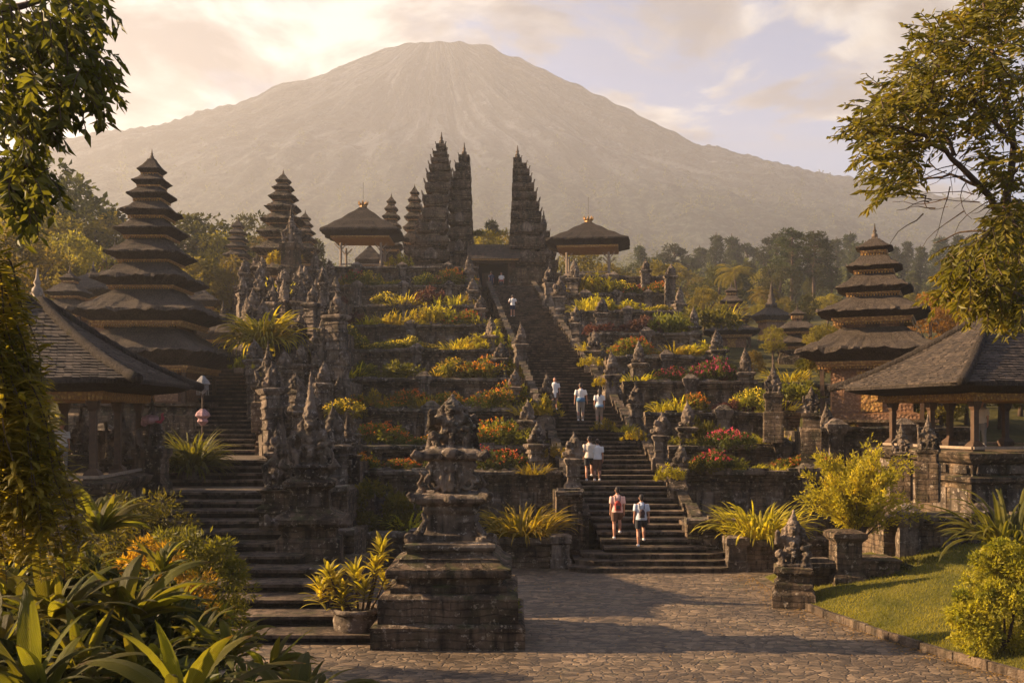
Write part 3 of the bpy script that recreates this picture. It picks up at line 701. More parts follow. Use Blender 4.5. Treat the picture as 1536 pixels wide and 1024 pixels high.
def meru(label,cx,d,fy,tiers,zbase,detail=1,rz=0,neck='brickred',mat='thatch',group=None,asp=1.0,name='meru_tower',cat='pagoda shrine'):
    """tiers in photograph pixels from top: (y top, y eave, y bottom, half width)"""
    X=PX(cx,d); r=thing(name,label,cat,(X,d,zbase),rz,group); px=d/F
    Z=lambda y:PZ(y,d)-zbase
    prev=None
    for k,(yt,ye,yb,hw) in enumerate(tiers):
        w=hw*px; zt,ze,zb=Z(yt),Z(ye),Z(yb)
        wt=w*.44 if k else w*.3
        thatch_roof(wt,zt+(0.05),w,ze,zb,asp,.7,.05*w,k*3.1+cx).build('roof',M[mat],r,False)
        nz=Z(tiers[k+1][0]) if k+1<len(tiers) else 0
        nw=w*.5
        # trim rings under the eave
        m=MB(); th=min(.12,.3*(zb-nz)) if zb>nz else .05
        tw=w*.69
        m.stack([(tw*.9,zb-th*1.6),(tw,zb-th*1.5),(tw,zb-th*.9),(tw*1.04,zb-th*.8),(tw*1.04,zb+.01)],asp=asp); t_=m.build('trim',M['trim'],r)
        if detail>1:
            m=MB(); n=int(2*tw/.11); 
            for q in range(n):
                u=-tw+(q+.5)*2*tw/n
                for (x,y,a) in ((u,-tw-.01,0),(tw+.01,u,PI/2),(-tw-.01,u,PI/2)):
                    m.box((x,y*asp,zb-th*1.6-.05),(.07,.025,.09),a,.6)
            m.build('fringe',M['gold'],t_)
        zlo=nz-.02 if k+1<len(tiers) else 0
        m=MB(); m.stack([(nw*1.0,zlo),(nw*1.0,zb-th*1.6+.01)] if k+1<len(tiers) else [(nw*1.25,0),(nw*1.25,.3*zb),(nw*1.05,.33*zb),(nw*1.05,zb)],asp=asp)
        m.build('storey',M[neck],r)
        if detail and k+1<len(tiers):
            m=MB()
            for sx in (-1,1):
                for sy in (-1,1): m.box((sx*nw*1.02,sy*nw*1.02*asp,(zlo+zb)/2),(nw*.16,nw*.16,abs(zb-zlo)-.02))
            m.box((0,-nw*asp-.03,(zlo+zb-th)/2),(nw*.5,.08,abs(zb-zlo)*.6)); build_each(m,'corner_post',M['wood'],r)
    w=tiers[-1][3]*px; zb=Z(tiers[-1][2]); nw=w*.5
    # shrine room details: posts, door, plinth
    m=MB()
    for sx in (-1,1):
        for sy in (-1,1): m.box((sx*w*.64,sy*w*.64*asp,zb/2+.2),(.16,.16,zb-.4))
    build_each(m,'post',M['wood'],r)
    m=MB(); m.stack([(nw*1.7,-2.5),(nw*1.7,.15),(nw*1.6,.25),(nw*1.55,.5),(nw*1.7,.58),(nw*1.7,.68)],asp=asp,jit=.01,seg=2); m.build('plinth',M['stone_wall'],r)
    m=MB(); m.box((0,-nw*1.06*asp-.03,zb*.55+.1),(nw*.55,.1,zb*.5)); m.box((0,-nw*1.06*asp-.06,zb*.55+.1+zb*.27),(nw*.8,.14,.12)); m.build('door',M['gold'],r)
    golden_finial(r,Z(tiers[0][0]),max(.45,tiers[0][3]*px*.9),'carved')
    return r
meru('tall nine-roofed thatched meru tower standing left of the side stair',228,45,0,
 [(241,256,262,18),(263,274,281,24),(281,294,302,30),(303,320,328,38),(330,348,358,45),(360,384,395,54),(396,422,434,68),(438,472,487,93),(497,532,552,112)],4.6,2)
meru('dark stone-tiered meru tower with a wide base, behind and left of the upper left pavilion',425,75,0,
 [(264,272,276,11),(277,283,287,15),(288,297,302,20),(303,313,319,24),(320,332,338,30),(340,352,360,34),(362,378,388,40),(391,408,418,47)],12.4,1,mat='stone',neck='stone')
meru('slender many-roofed hazy meru tower left of the wide stone-tiered one',357,88,0,
 [(333,340,343,9),(344,350,353,12),(354,360,363,14),(364,371,374,16),(376,384,388,19),(390,398,402,23),(404,412,417,26),(420,430,436,30),(440,450,458,35),(462,474,482,38)],11.6,0)
meru('small spire of a meru tower just left of the upper left pavilion roof',458,92,0,
 [(322,328,331,8),(332,338,341,11),(342,349,352,14),(354,361,365,17),(367,375,380,20),(384,392,398,24)],13,0,mat='stone',neck='stone')
meru('small round-tiered meru spire peeking over the upper left pavilion roof',587,96,0,
 [(297,303,306,7),(307,314,318,10),(319,326,330,13),(332,340,344,15),(346,354,358,16),(360,370,376,18)],15.5,0,mat='stone',neck='stone')
meru('leaning-looking stone meru spire tucked behind the tallest gate tower',622,93,0,
 [(283,290,293,7),(294,301,304,10),(305,313,317,13),(318,327,331,15),(333,343,347,17),(350,360,366,20)],15.5,0,mat='stone',neck='stone')
meru('small three-roofed thatched shrine at far left behind the tiled pavilion',105,52,0,
 [(412,418,422,13),(428,440,446,29),(452,466,474,37)],6,1)
meru('low hazy thatched shrine between the far left trees and the tall meru',172,75,0,
 [(374,380,384,12),(388,396,402,26),(408,424,432,44)],11,0)
meru('five-roofed thatched meru tower with gilded trim behind the right pavilion',1312,42,0,
 [(361,373,378,26),(385,402,408,39),(412,434,442,53),(447,470,480,78),(496,528,545,106)],3.9,2,rz=-.42)
meru('small dark meru shrine right of the terraces with three low roofs',1097,76,0,
 [(432,437,440,10),(445,453,457,17),(465,476,481,28),(486,498,504,41)],8.5,1,rz=-.2)
meru('small two-roofed thatched shrine between the terraces and the large right meru',1196,64,0,
 [(466,471,474,12),(484,494,499,31),(503,515,521,34)],8.3,1,rz=-.2)
# ---------- split gate
def gate_tower(label,tiers,d,zbase,depth,group=None,cut=None):
    """tiers: (y top, y bottom, x left, x right) in photograph pixels; cut='l'/'r' keeps that face smooth"""
    xs=[(q[2]+q[3])/2 for q in tiers]; cx=PX(xs[-1],d); r=thing('gate_tower',label,'temple gate',(cx,d+depth/2,zbase),0,group)
    m=MB(); orn=MB(); n=len(tiers)
    for k,(yt,yb,xl,xr) in enumerate(tiers):
        zt,zb=PZ(yt,d)-zbase,PZ(yb,d)-zbase; a,b=PX(xl,d)-cx,PX(xr,d)-cx; h=zt-zb
        dp=depth*(.3+.7*(k+1)/n)/2
        inl=0 if cut=='l' else 1; inr=0 if cut=='r' else 1
        s=min(.3,(b-a)*.13)
        for z0,z1,o in ((zb,zb+h*.2,2.1),(zb+h*.2,zb+h*.34,.9),(zb+h*.34,zb+h*.5,.25),(zb+h*.5,zb+h*.86,0),(zb+h*.86,zt,.5)):
            aa=a+s*o*inl+(.03*random.uniform(-1,1)*inl); bb=b-s*o*inr
            c_=(aa+bb)/2; 
            m.box((c_,0,(z0+z1)/2),(bb-aa,2*(dp-s*o*.8),z1-z0+.002),0,.985,.02)
        # upturned corner antefixes
        q=s*.55
        for sx in ((a,) if cut=='r' else ((b,) if cut=='l' else (a,b))):
            for sy in (-1,1):
                zc=zb+h*.8; sg=-1 if sx==a else 1
                orn.loft([[(sx-sg*q*.9+u*q*.6,sy*dp+v*q*.6,zc+0) for u,v in ((-1,-1),(1,-1),(1,1),(-1,1))],[(sx-sg*q*.2+u*q*.45,sy*(dp+.04)+v*q*.45,zc+h*.25) for u,v in ((-1,-1),(1,-1),(1,1),(-1,1))],[(sx+sg*q*.25+u*.04,sy*(dp+.06)+v*.04,zc+h*.25+q*1.6) for u,v in ((-1,-1),(1,-1),(1,1),(-1,1))]])
        if k>n*.5 and k%2==0:
            mid=(a+b)/2; w_=(b-a)*.16
            orn.loft([[(mid+u*w_,-dp-.02+v*.06,zb+h*.35) for u,v in ((-1,-1),(1,-1),(1,1),(-1,1))],[(mid+u*w_*1.2,-dp-.05+v*.06,zb+h*.75) for u,v in ((-1,-1),(1,-1),(1,1),(-1,1))],[(mid+u*.03,-dp-.05+v*.03,zb+h*1.15) for u,v in ((-1,-1),(1,-1),(1,1),(-1,1))]])
    m.build('tower_body',M['stone_wall'],r); build_each(orn,'antefix',M['carved'],r)
    yt,yb,xl,xr=tiers[0]; f=golden_finial(r,PZ(yt,d)-zbase,1.15,'carved')
    f.location=((PX((xl+xr)/2,d)-cx),0,0)
    return r
random.seed(21)
D=86
gate_tower('tallest left tower of the split gate with stacked overhanging stone tiers',
 [(207,218,651,667),(219,228,647,669),(229,239,644,671),(240,252,641,674),(253,268,638,677),(269,287,635,675),(288,308,632,673),(309,330,631,671),(331,350,628,670),(351,372,623,672),(373,395,617,674),(396,436,610,676)],D,15.5,5.2,'towers of the split gate')
gate_tower('stepped stone shoulder leaning against the tallest gate tower on its left',
 [(318,332,626,640),(333,348,620,640),(349,365,612,638),(366,384,604,636),(385,406,597,634),(407,434,592,632)],D+.6,15.5,4.2,'towers of the split gate')
gate_tower('second left tower of the split gate, cut flat on its right side',
 [(225,237,686,703),(238,250,681,704),(251,265,678,705),(266,281,675,705),(282,298,673,706),(299,317,672,706),(318,338,671,707),(339,360,671,708),(361,384,670,708),(385,436,668,709)],D+1.2,15.5,4.6,'towers of the split gate','r')
gate_tower('right half of the split gate, cut flat on its left side',
 [(228,236,770,783),(237,245,770,791),(246,257,769,795),(258,268,769,798),(269,282,768,802),(283,297,768,806),(298,313,767,810),(314,332,766,813),(333,352,765,814),(353,376,764,816),(377,400,763,820),(401,436,763,824)],D,15.5,5.2,'towers of the split gate','l')
gate_tower('low stepped wing tower at the right end of the split gate',
 [(331,342,812,821),(343,355,810,826),(356,370,809,831),(371,388,809,835),(389,408,809,838),(409,436,808,842)],D+.4,15.5,3.6,'towers of the split gate')
# gateway building
r=thing('gatehouse','small dark gatehouse with a sloping shingle roof at the top of the great stair','gatehouse',(PX(740,87.5),87.5,15.5))
px=87.5/F
m=MB(); 
for sx in (-1,1): m.box((sx*1.75,0,1.35),(.35,2.6,2.7)); m.box((sx*1.35,-1.25,1.35),(.16,.16,2.7))
m.box((0,-1.25,2.62),(3.4,.2,.2)); build_each(m,'post',M['wood'],r)
m=MB(); m.box((0,1.3,1.35),(3.6,.15,2.7)); m.box((0,0,2.8),(3.7,2.8,.1)); m.build('back_wall',M['dark'],r)
m=MB(); m.box((-.55,.2,1.0),(.9,.08,1.7)); m.build('door',M['wood'],r)
m=MB()
for i in range(8):
    u=i/8; y0=-2.1+u*2.1; z0=2.75+u*1.5
    x=-2.25
    while x<2.25:
        wd=random.uniform(.16,.26); j=random.uniform(-.015,.015)
        m.box((x+wd/2,y0+.16,z0+.13+j),(wd-.015,.42,.05)); 
        o=m.v[-8:]; 
        for q in range(8): v=m.v[-8+q]; m.v[-8+q]=(v[0],v[1],v[2]+(v[1]-y0-.16)*.68)
        x+=wd
m.build('shingle_roof',M['tile'],r)
m=MB(); m.loft([[(-2.2,-2.05,2.72),(2.2,-2.05,2.72),(2.2,1.6,2.72),(-2.2,1.6,2.72)],[(-2.2,-.1,4.2),(2.2,-.1,4.2),(2.2,.1,4.2),(-2.2,.1,4.2)]]); m.build('roof_body',M['thatch'],r)
m=MB(); m.box((0,-2.12,2.7),(4.4,.06,.14)); m.build('fascia',M['gold'],r)
# ---------- thatched top pavilions
def top_pavilion(label,cx,d,ya,ye,hwpx,zf,rz,asp=.8):
    px=d/F; r=thing('thatched_pavilion',label,'pavilion',(PX(cx,d),d+hwpx*px*asp*.6,zf),rz,'open thatched pavilions beside the split gate'); w=hwpx*px*.9; za=PZ(ya,d)-zf; ze=PZ(ye,d)-zf
    thatch_roof(w*.06,za,w,ze,ze-.4,asp,.74,.01,cx,.22).build('roof',M['thatch_dark'],r,False)
    m=MB(); m.stack([(w*.7,ze-.6),(w*.73,ze-.58),(w*.73,ze-.4)],asp=asp); m.build('trim',M['gold'],r)
    m=MB(); m.stack([(w*.6,ze-.58),(w*.6,ze-.35)],asp=asp); m.build('ceiling',M['lightwood'],r)
    for sx in (-1,1):
        for sy in (-1,1):
            m=MB(); x,y=sx*w*.5,sy*w*.5*asp; m.stack([(.28,0),(.28,.3),(.2,.36),(.14,.45)],x,y); m.tube([(x,y,.4),(x,y,ze-.9)],.095,8)
            for a in (-1,1): m.tube([(x,y,ze-1.5),(x+a*.5,y,ze-.95)],.05,5)
            m.build('post',M['lightwood'],r)
    m=MB(); m.stack([(w*.62,-.6),(w*.62,-.05),(w*.66,0),(w*.66,.1)],asp=asp,jit=.01,seg=4); m.build('floor',M['stone_wall'],r)
    m=MB()
    for sy in (-1,1): m.box((0,sy*w*.55*asp,.55),(w*1.0,.07,.09)); m.box((0,sy*w*.55*asp,.32),(w*1.0,.05,.05))
    build_each(m,'railing',M['lightwood'],r)
    golden_finial(r,za-.05,.55,'gold','crown')
    m=MB()
    for a in range(8): m.tube([(.1*math.cos(a*PI/4),.1*math.sin(a*PI/4),za),(.34*math.cos(a*PI/4),.34*math.sin(a*PI/4),za+.2),(.42*math.cos(a*PI/4),.42*math.sin(a*PI/4),za+.42)],[.1,.09,.02],5)
    m.lathe([(.3,za-.1),(.3,za+.1),(.1,za+.3)],n=10); m.build('crown_leaves',M['gold'],r)
    m=MB(); m.tube([(0,0,za+.6),(0,0,za+2.0)],.015,4); m.build('rod',M['wood'],r)
    return r
top_pavilion('open thatched pavilion with pale posts and gold crown, left of the split gate',540,80,303,346,67,PZ(400,78),0)
top_pavilion('open thatched pavilion with pale posts and gold crown, right of the split gate',885,80,326,360,70,PZ(412,78),-.12)
# ---------- tiled pavilions in the foreground
def tile_pavilion(label,loc,rz,w,ze,za,posts=True,curve=.16,seed=1,rows=24,wall=False,floorh=2.6,extra=None):
    random.seed(seed); r=thing('tiled_pavilion',label,'pavilion',loc,rz)
    def prof(u): return w*(1-u)*.985+.12*u, ze+(za-ze)*(u-curve*4*u*(1-u)*.5)
    m=MB()
    for face in range(4):
        ca,sa=math.cos(face*PI/2),math.sin(face*PI/2)
        for i in range(rows):
            u0,u1=i/rows,(i+1.25)/rows
            w0,z0=prof(u0); w1,z1=prof(min(1,u1)); n=max(1,int(2*w0/.21)); off=.5*(i%2)
            for j in range(n+1):
                a=(-1+2*(j-off)/n); b=(-1+2*(j+1-off)/n); a=max(-1,a); b=min(1,b)
                if b-a<.02: continue
                l=random.uniform(.028,.062); dn=random.uniform(-.015,.02); g=.006/w0
                pts=[((a+g)*w0,-w0-dn,z0+l-dn*.5),((b-g)*w0,-w0-dn,z0+l-dn*.5),((b-g)*w1,-w1,z1+.012),((a+g)*w1,-w1,z1+.012),((a+g)*w0,-w0-dn,z0-.01),((b-g)*w0,-w0-dn,z0-.01)]
                m.add([(x*ca-y*sa,x*sa+y*ca,z) for x,y,z in pts],[(0,1,2,3),(4,5,1,0)])
    m.build('roof_tiles',M['tile'],r)
    rings=[rsq(w*.66,ze-.32,1,0,6,.02),rsq(w*.9,ze-.22,1,0,6,.03,.02),rsq(w*.99,ze-.1,1,0,6,.03,.03),rsq(w*.985,ze-.005,1,0,6,.02)]
    for u in (.25,.5,.75,1): a,b=prof(u); rings.append(rsq(a,b-.01,1,0,6,.0))
    m=MB(); m.loft(rings); m.build('roof_thatch',M['thatch_dark'],r,False)
    for q in range(4):
        sx,sy=((-1,-1),(1,-1),(1,1),(-1,1))[q]; pts=[];rad=[]
        for i in range(31):
            u=i/30; a,b=prof(u); pts.append((sx*a*1.0,sy*a*1.0,b+.04)); rad.append(.14*(1.12 if i%2 else .95))
        pts[0]=(sx*w*1.03,sy*w*1.03,ze+.0); m=MB(); m.tube(pts,rad,8); m.build('hip_ridge',M['thatch_dark'],r,True)
    m=MB(); tw=w*.7; zb=ze-.32
    m.stack([(tw*.93,zb-.22),(tw*.95,zb-.12),(tw,zb-.1),(tw,zb+.06)]); tr=m.build('gilded_beam',M['gold'],r)
    m=MB(); n=int(2*tw/.1)
    for q in range(n):
        u=-tw+(q+.5)*2*tw/n
        for (x,y,a) in ((u,-tw-.012,0),(tw+.012,u,PI/2),(-tw-.012,u,PI/2),(u,tw+.012,0)): m.box((x,y,zb-.14),(.065,.03,.1),a,1.3)
    m.build('fringe',M['gold'],tr)
    m=MB(); m.box((0,0,zb-.02),(tw*1.7,tw*1.7,.06)); 
    for q in range(9): m.box((0,-tw*.8+q*tw*.2,zb-.09),(tw*1.7,.08,.08))
    m.build('ceiling',M['wood'],r)
    for sx in (-1,0,1):
        for sy in (-1,0,1):
            if sx==0 and sy==0: continue
            m=MB(); x,y=sx*tw*.86,sy*tw*.86; m.stack([(.2,0),(.2,.18),(.14,.26),(.085,.32),(.085,zb-.5),(.12,zb-.42),(.16,zb-.2)],x,y); m.build('post',M['wood'],r)
    m=MB(); fw=tw*1.0; m.stack([(fw*1.12,-floorh),(fw*1.12,-floorh+.4),(fw*1.06,-floorh+.5),(fw*1.02,-1.0),(fw*1.08,-.92),(fw*1.08,-.8),(fw*.98,-.74),(fw*.98,-.4),(fw*1.03,-.34),(fw*1.08,-.2),(fw*1.1,-.06),(fw*1.0,0)],jit=.012,seg=6); m.build('platform',M['stone_wall'],r)
    m=MB()
    for q in range(4):
        ca,sa=math.cos(q*PI/2),math.sin(q*PI/2)
        for s in (-2,-1,0,1,2):
            x,y=s*fw*.4,-fw*1.0; m.box((x*ca-y*sa,x*sa+y*ca,-.56),(.7 if q%2==0 else .08,.08 if q%2==0 else .7,.24),0,.9,.01)
            m.box((x*ca-y*sa*1.0,x*sa+y*ca*1.0,-1.5),(.9 if q%2==0 else .2,.2 if q%2==0 else .9,.7),0,.9,.01)
    build_each(m,'relief_panel',M['carved'],r)
    m=MB()
    for q in range(4):
        ca,sa=math.cos(q*PI/2),math.sin(q*PI/2)
        for zz,th in ((.1,.08),):
            x,y=0,-fw*.95; m.box((x*ca-y*sa,x*sa+y*ca,zz),(2*fw*.94 if q%2==0 else .07,.07 if q%2==0 else 2*fw*.94,th))
    build_each(m,'railing',M['lightwood'],r)
    golden_finial(r,za+.02,.85,'lightwood','roof_crown')
    return r
tile_pavilion('large open tiled pavilion with gilded eaves on a stone platform at the right',(PX(1487,33.2),33.2,3.65),.19,3.7,PZ(572,28.8)-3.65,PZ(470,33.2)-3.65,seed=3,floorh=3.2)
tile_pavilion('tiled pavilion with dark posts at the far left behind the hanging vines',(PX(56,28.6),28.6,3.0),.1,3.72,PZ(568,25.3)-3.0,PZ(452,28.6)-3.0,seed=5,floorh=1.4)
# background hall roofs among the trees
def hall(label,cx,d,y0,y1,hw,rz=0,zb=None,spire=False):
    px=d/F; zt=PZ(y0,d); ze=PZ(y1,d); zb=zb if zb is not None else ze-2.6
    r=thing('shrine_hall',label,'shrine',(PX(cx,d),d,zb),rz,'thatched shrine halls in the side courts'); w=hw*px*.85
    thatch_roof(w*.12,zt-zb,w,ze-zb,ze-zb-.4,.8,.72,.05,cx,.1).build('roof',M['thatch'],r,False)
    m=MB(); m.stack([(w*.6,-1.5),(w*.6,ze-zb-.35)],asp=.8); m.build('room',M['brickred'],r)
    m=MB(); m.stack([(w*.68,ze-zb-.55),(w*.72,ze-zb-.4)],asp=.8); m.build('trim',M['gold'],r)
    if spire: 
        m=MB(); m.lathe([(.5,zt-zb-.2),(.42,zt-zb+.2),(.3,zt-zb+.25),(.34,zt-zb+.5),(.2,zt-zb+.6),(.25,zt-zb+.85),(.12,zt-zb+1),(.15,zt-zb+1.2),(.03,zt-zb+1.9)],n=10); m.build('spire',M['thatch'],r,True)
    else: golden_finial(r,zt-zb,.7,'carved')
hall('broad hall roof left of the tall meru, half hidden by the far left shrine',140,62,410,438,62)
hall('pale hall roof between the tall meru tower and the slender hazy one',300,66,432,452,34,.2)
hall('small hall roof directly right of the tall meru base',335,58,470,500,36,-.2)
hall('hall roof peeking out below the stone-tiered meru tower',385,64,428,462,32,.3)
hall('hut with a ringed spire on its ridge, right of the terraces',1157,82,458,474,30,.3,None,True)
hall('dark low hall roof behind the small two-roofed shrine',1240,70,520,540,40,.1)
hall('small hall roof visible through the posts of the upper left pavilion',555,98,370,392,26,.1)
# boundary wall behind right court
terrace_wall('long low stone wall in the court right of the terraces, below the small shrines',49,4.2,PZ(575,49),12.4,21,1.2,(.2,.5,.8),'court_wall',cat='wall')
terrace_wall('dark stone base wall between the yellow shrub and the right pavilion',27.4,.3,PZ(772,27.4),PX(1325,27.4),PX(1640,27.4),3.0,(.1,.45),'court_wall',cat='wall')
terrace_wall('stone court wall under the large right meru beside the terraces',38,1.4,PZ(640,38),11.0,17.5,3.0,(.2,.6),'court_wall',cat='wall')
terrace_wall('carved stone wall behind the statues left of the side stair',32.8,1.8,PZ(650,32.8),-17,-11.9,1.0,(.3,.7),'court_wall',cat='wall')
# small entry gate arch right of pavilion inner court roof is left out of view
# ---------- leaf geometry
def leaves(C,D,L,W,fold=.25,rng=NR):
    """rhombic folded leaves: centres, directions, lengths, widths"""
    n=len(C); D=D/np.linalg.norm(D,axis=1,keepdims=True); r=rng.normal(size=(n,3)); S=np.cross(D,r); S/=np.linalg.norm(S,axis=1,keepdims=True)+1e-9; U=np.cross(S,D)
    L=np.broadcast_to(L,(n,))[:,None]; W=np.broadcast_to(W,(n,))[:,None]
    V=np.empty((n*4,3)); V[0::4]=C; V[1::4]=C+D*L*.45+S*W*.5+U*W*fold; V[2::4]=C+D*L; V[3::4]=C+D*L*.45-S*W*.5+U*W*fold
    i=np.arange(n)[:,None]*4; Fc=np.concatenate([i+[[0,1,2]],i+[[0,2,3]]])
    return V,Fc
def rdir(n,rng=NR):
    d=rng.normal(size=(n,3)); return d/np.linalg.norm(d,axis=1,keepdims=True)
def cloud(m,clumps,per,L,W,rng=NR,up=.1,shell=.5,lv=.35):
    """clumps: (x,y,z,rx,rz)"""
    for (x,y,z,rx,rz_) in clumps:
        k=max(4,int(per*rng.uniform(.7,1.3))); d=rdir(k,rng); rad=(shell+(1-shell)*rng.random(k))[:,None]
        c=np.array([x,y,z])+d*rad*np.array([rx,rx,rz_]); dd=d*.8+rdir(k,rng)*.8+np.array([0,0,up]); 
        s=rng.uniform(1-lv,1+lv,k); V,Fc=leaves(c,dd,L*s,W*s,rng=rng); m.npadd(V,Fc)
def blade(m,base,az,el,L,W,droop,seg=6,crease=.18,tipw=.05,twist=0):
    """arching strap leaf"""
    p=Vector(base); a=el; ca,sa=math.cos(az),math.sin(az); side=Vector((-sa,ca,0)); o=len(m.v)
    for k in range(seg+1):
        u=k/seg; w=W*(math.sin(PI*(.12+.86*u))**.7)*(1 if u<.6 else 1)+tipw*W*.1
        if k==seg: w=W*.04
        d=Vector((ca*math.cos(a),sa*math.cos(a),math.sin(a))); up=side.cross(d)
        sd=(side*math.cos(twist*u)+up*math.sin(twist*u))
        m.v+= [tuple(p-sd*w*.5-up*w*crease*-1),tuple(p),tuple(p+sd*w*.5+up*w*crease)]
        if m.uv is not None: m.uv+=[(0,u),(.5,u),(1,u)]
        p=p+d*(L/seg); a-=droop/seg*(.4+1.2*u)
    for k in range(seg):
        b=o+k*3; m.f+=[(b,b+1,b+4,b+3),(b+1,b+2,b+5,b+4)]
def big_leaf(m,base,az,el,L,W,droop,stem=.25):
    p=Vector(base); a=el; ca,sa=math.cos(az),math.sin(az); side=Vector((-sa,ca,0)); o=len(m.v); seg=14; nc=9; roll=random.uniform(-.5,.5); ph=random.uniform(0,6)
    for k in range(seg+1):
        u=k/seg; w=W*(math.sin(PI*min(1,u**.85))**.75) if 0<u<1 else W*.03
        d=Vector((ca*math.cos(a),sa*math.cos(a),math.sin(a))); up=side.cross(d)
        sd=side*math.cos(roll)+up*math.sin(roll); un=d.cross(sd)*-1
        for c in range(nc):
            v=(c/(nc-1)-.5)*2; lift=.30*abs(v)*w*.5+ .02*W*math.sin(u*38+ph)*abs(v)+.015*W*math.sin(9*v+u*7)
            m.v.append(tuple(p+sd*(w*.5*v)+un*lift)); m.uv.append((.5+v*.5,u))
        p=p+d*(L/seg); a-=droop/seg*(.3+1.4*u)
    for k in range(seg):
        for c in range(nc-1): b=o+k*nc+c; m.f.append((b,b+1,b+nc+1,b+nc))
def UVM():
    m=MB(); m.uv=[]; return m
# ---------- clumps for the beds and planters
def strap_clump(name,seed,n,L,W,spread,mat,parent=None,el=(.7,1.45),droop=(1.0,2.2),seg=6):
    random.seed(seed); m=MB()
    for i in range(n):
        az=random.uniform(0,2*PI); r=spread*math.sqrt(random.random()); az2=az+random.uniform(-.5,.5)
        e=random.uniform(*el); blade(m,(r*math.cos(az),r*math.sin(az),0),az2,e,L*random.uniform(.6,1.1),W*random.uniform(.7,1.2),random.uniform(*droop),seg,twist=random.uniform(-.7,.7))
    return m
def mk_clump(kind,seed):
    rng=np.random.default_rng(seed); random.seed(seed); r=mkobj('bedding_plant',None); m=MB(); fl=None
    W_=random.uniform(.55,.8)
    def dome(n,w,h):
        a=rng.uniform(0,2*PI,n); q=np.sqrt(rng.random(n)); return [(w*q_*math.cos(a_),w*.6*q_*math.sin(a_),h*(1-.5*q_*q_)*rng.uniform(.45,1),.17,.15) for a_,q_ in zip(a,q)]
    if kind=='strap': 
        m=strap_clump('',seed,70,.85,.06,.35,None); mat='lf_yellow'
    elif kind=='fern':
        m=strap_clump('',seed,110,.65,.05,.6,None,el=(.5,1.5)); mat='lf_yellow'
    elif kind=='croton':
        for q in range(26):
            x,y=rng.uniform(-W_,W_),rng.uniform(-.3,.3); h=rng.uniform(.3,.8)*(1-.4*abs(x)/W_)
            for t_ in range(5):
                for a in range(5): blade(m,(x,y,h*(.35+.16*t_)),rng.uniform(0,2*PI),rng.uniform(.2,1.2),rng.uniform(.12,.24),.05,.8,3)
        mat='lf_yellow'
    elif kind in('orange','red','pink','yellowfl'):
        cloud(m,dome(26,.75,.62),34,.12,.055,rng); mat={'orange':'lf_olive','red':'lf_green','pink':'lf_green','yellowfl':'lf_olive'}[kind]
        fl=MB()
        for q in range(70):
            a=rng.uniform(0,2*PI); u=math.sqrt(rng.random()); x,y=.8*u*math.cos(a),.5*u*math.sin(a); z=.62*(1-.5*u*u)*rng.uniform(.7,1.12)+.05
            s=rng.uniform(.035,.06); cloud(fl,[(x,y,z,s*.6,s*.6)],5,s,s*.75,rng,.3)
    elif kind=='green': cloud(m,dome(30,.75,.6),42,.13,.06,rng); mat='lf_olive'
    elif kind=='purple': cloud(m,dome(28,.7,.5),40,.13,.06,rng); mat='lf_purple'
    elif kind=='tuft': m=strap_clump('',seed,120,.5,.035,.7,None,el=(.8,1.5),droop=(.5,1.6)); mat='lf_olive'
    m.build('foliage',M[mat],r)
    if fl: fl.build('flowers',M[{'orange':'fl_orange','red':'fl_red','pink':'fl_pink','yellowfl':'fl_yellow'}[kind]],r)
    return r
KN={'strap':'golden strap-leaved clump','fern':'low yellow fern-like clump','croton':'upright yellow croton bush','orange':'bush with orange flowers','red':'bush with red flowers','pink':'magenta flowering bush','yellowfl':'bush speckled with yellow flowers','green':'leafy green bush','purple':'dark purple-leaved bush','tuft':'olive grassy tuft'}
PROTO={}
def get_clump(kind,v):
    k=(kind,v)
    if k not in PROTO: PROTO[k]=mk_clump(kind,100+hash_(kind)+v*7)
    return PROTO[k]
def hash_(s): return sum(ord(c)*(i+3) for i,c in enumerate(s))
USED=set()
def put_clump(kind,v,loc,rz,label,sc,group,cat='plant'):
    p=get_clump(kind,v); k=(kind,v)
    if k not in USED:
        USED.add(k); p.location=loc; p.rotation_euler=(0,0,rz); p.scale=(sc,sc,sc) if not hasattr(sc,'__len__') else sc; o=p
    else: o=dup(p,loc,rz,None,sc)
    tag(o,label,cat,group); return o
random.seed(77)
BEDS=[(-1,k) for k in range(8)]+[(1,k) for k in range(8)]
WK={'hi':['strap','croton','fern','orange','yellowfl','green','red','purple','croton','fern'],'mid':['croton','fern','strap','orange','pink','yellowfl','green','orange','croton','purple'],'lo':['orange','pink','green','fern','red','croton','purple','tuft','orange']}
for side,k in BEDS:
    T=TL if side<0 else TR; d,z=T[k]; nm='left' if side<0 else 'right'
    Xa,Xb=(lend(d)+.5,xin(d,side)-.5) if side<0 else (xin(d,side)+.5,[14.5,14.2,12.0,11.4,11.0,10.9,10.8,11][k])
    xs=[]; x=Xa+.3
    while x<Xb: xs.append(x); x+=random.uniform(.6,1.0)*(1+.006*(d-36))
    if side<0: xs=xs[::-1]
    n=0; kind=random.choice(WK['mid'])
    bed=['lo','lo','mid','mid','hi','hi','hi','hi'][k]
    for x in xs:
        if random.random()<.5: kind=random.choice(WK[bed])
        if random.random()<.1: continue
        n+=1; s=random.uniform(.8,1.3)*(1.15+.008*(d-36))*(.85 if k==0 else 1)
        put_clump(kind,random.randint(0,1),(x,d+.55+random.uniform(-.12,.25),z-.1),random.uniform(-.4,.4),'%s, %s from the stair on the %s bed %s of it'%(KN[kind],orl(n),NT_[k],nm),(s*random.uniform(.8,1.15),s,s*random.choice([.6,.8,1,1.1,1.3])),'bedding plants on the terraces')
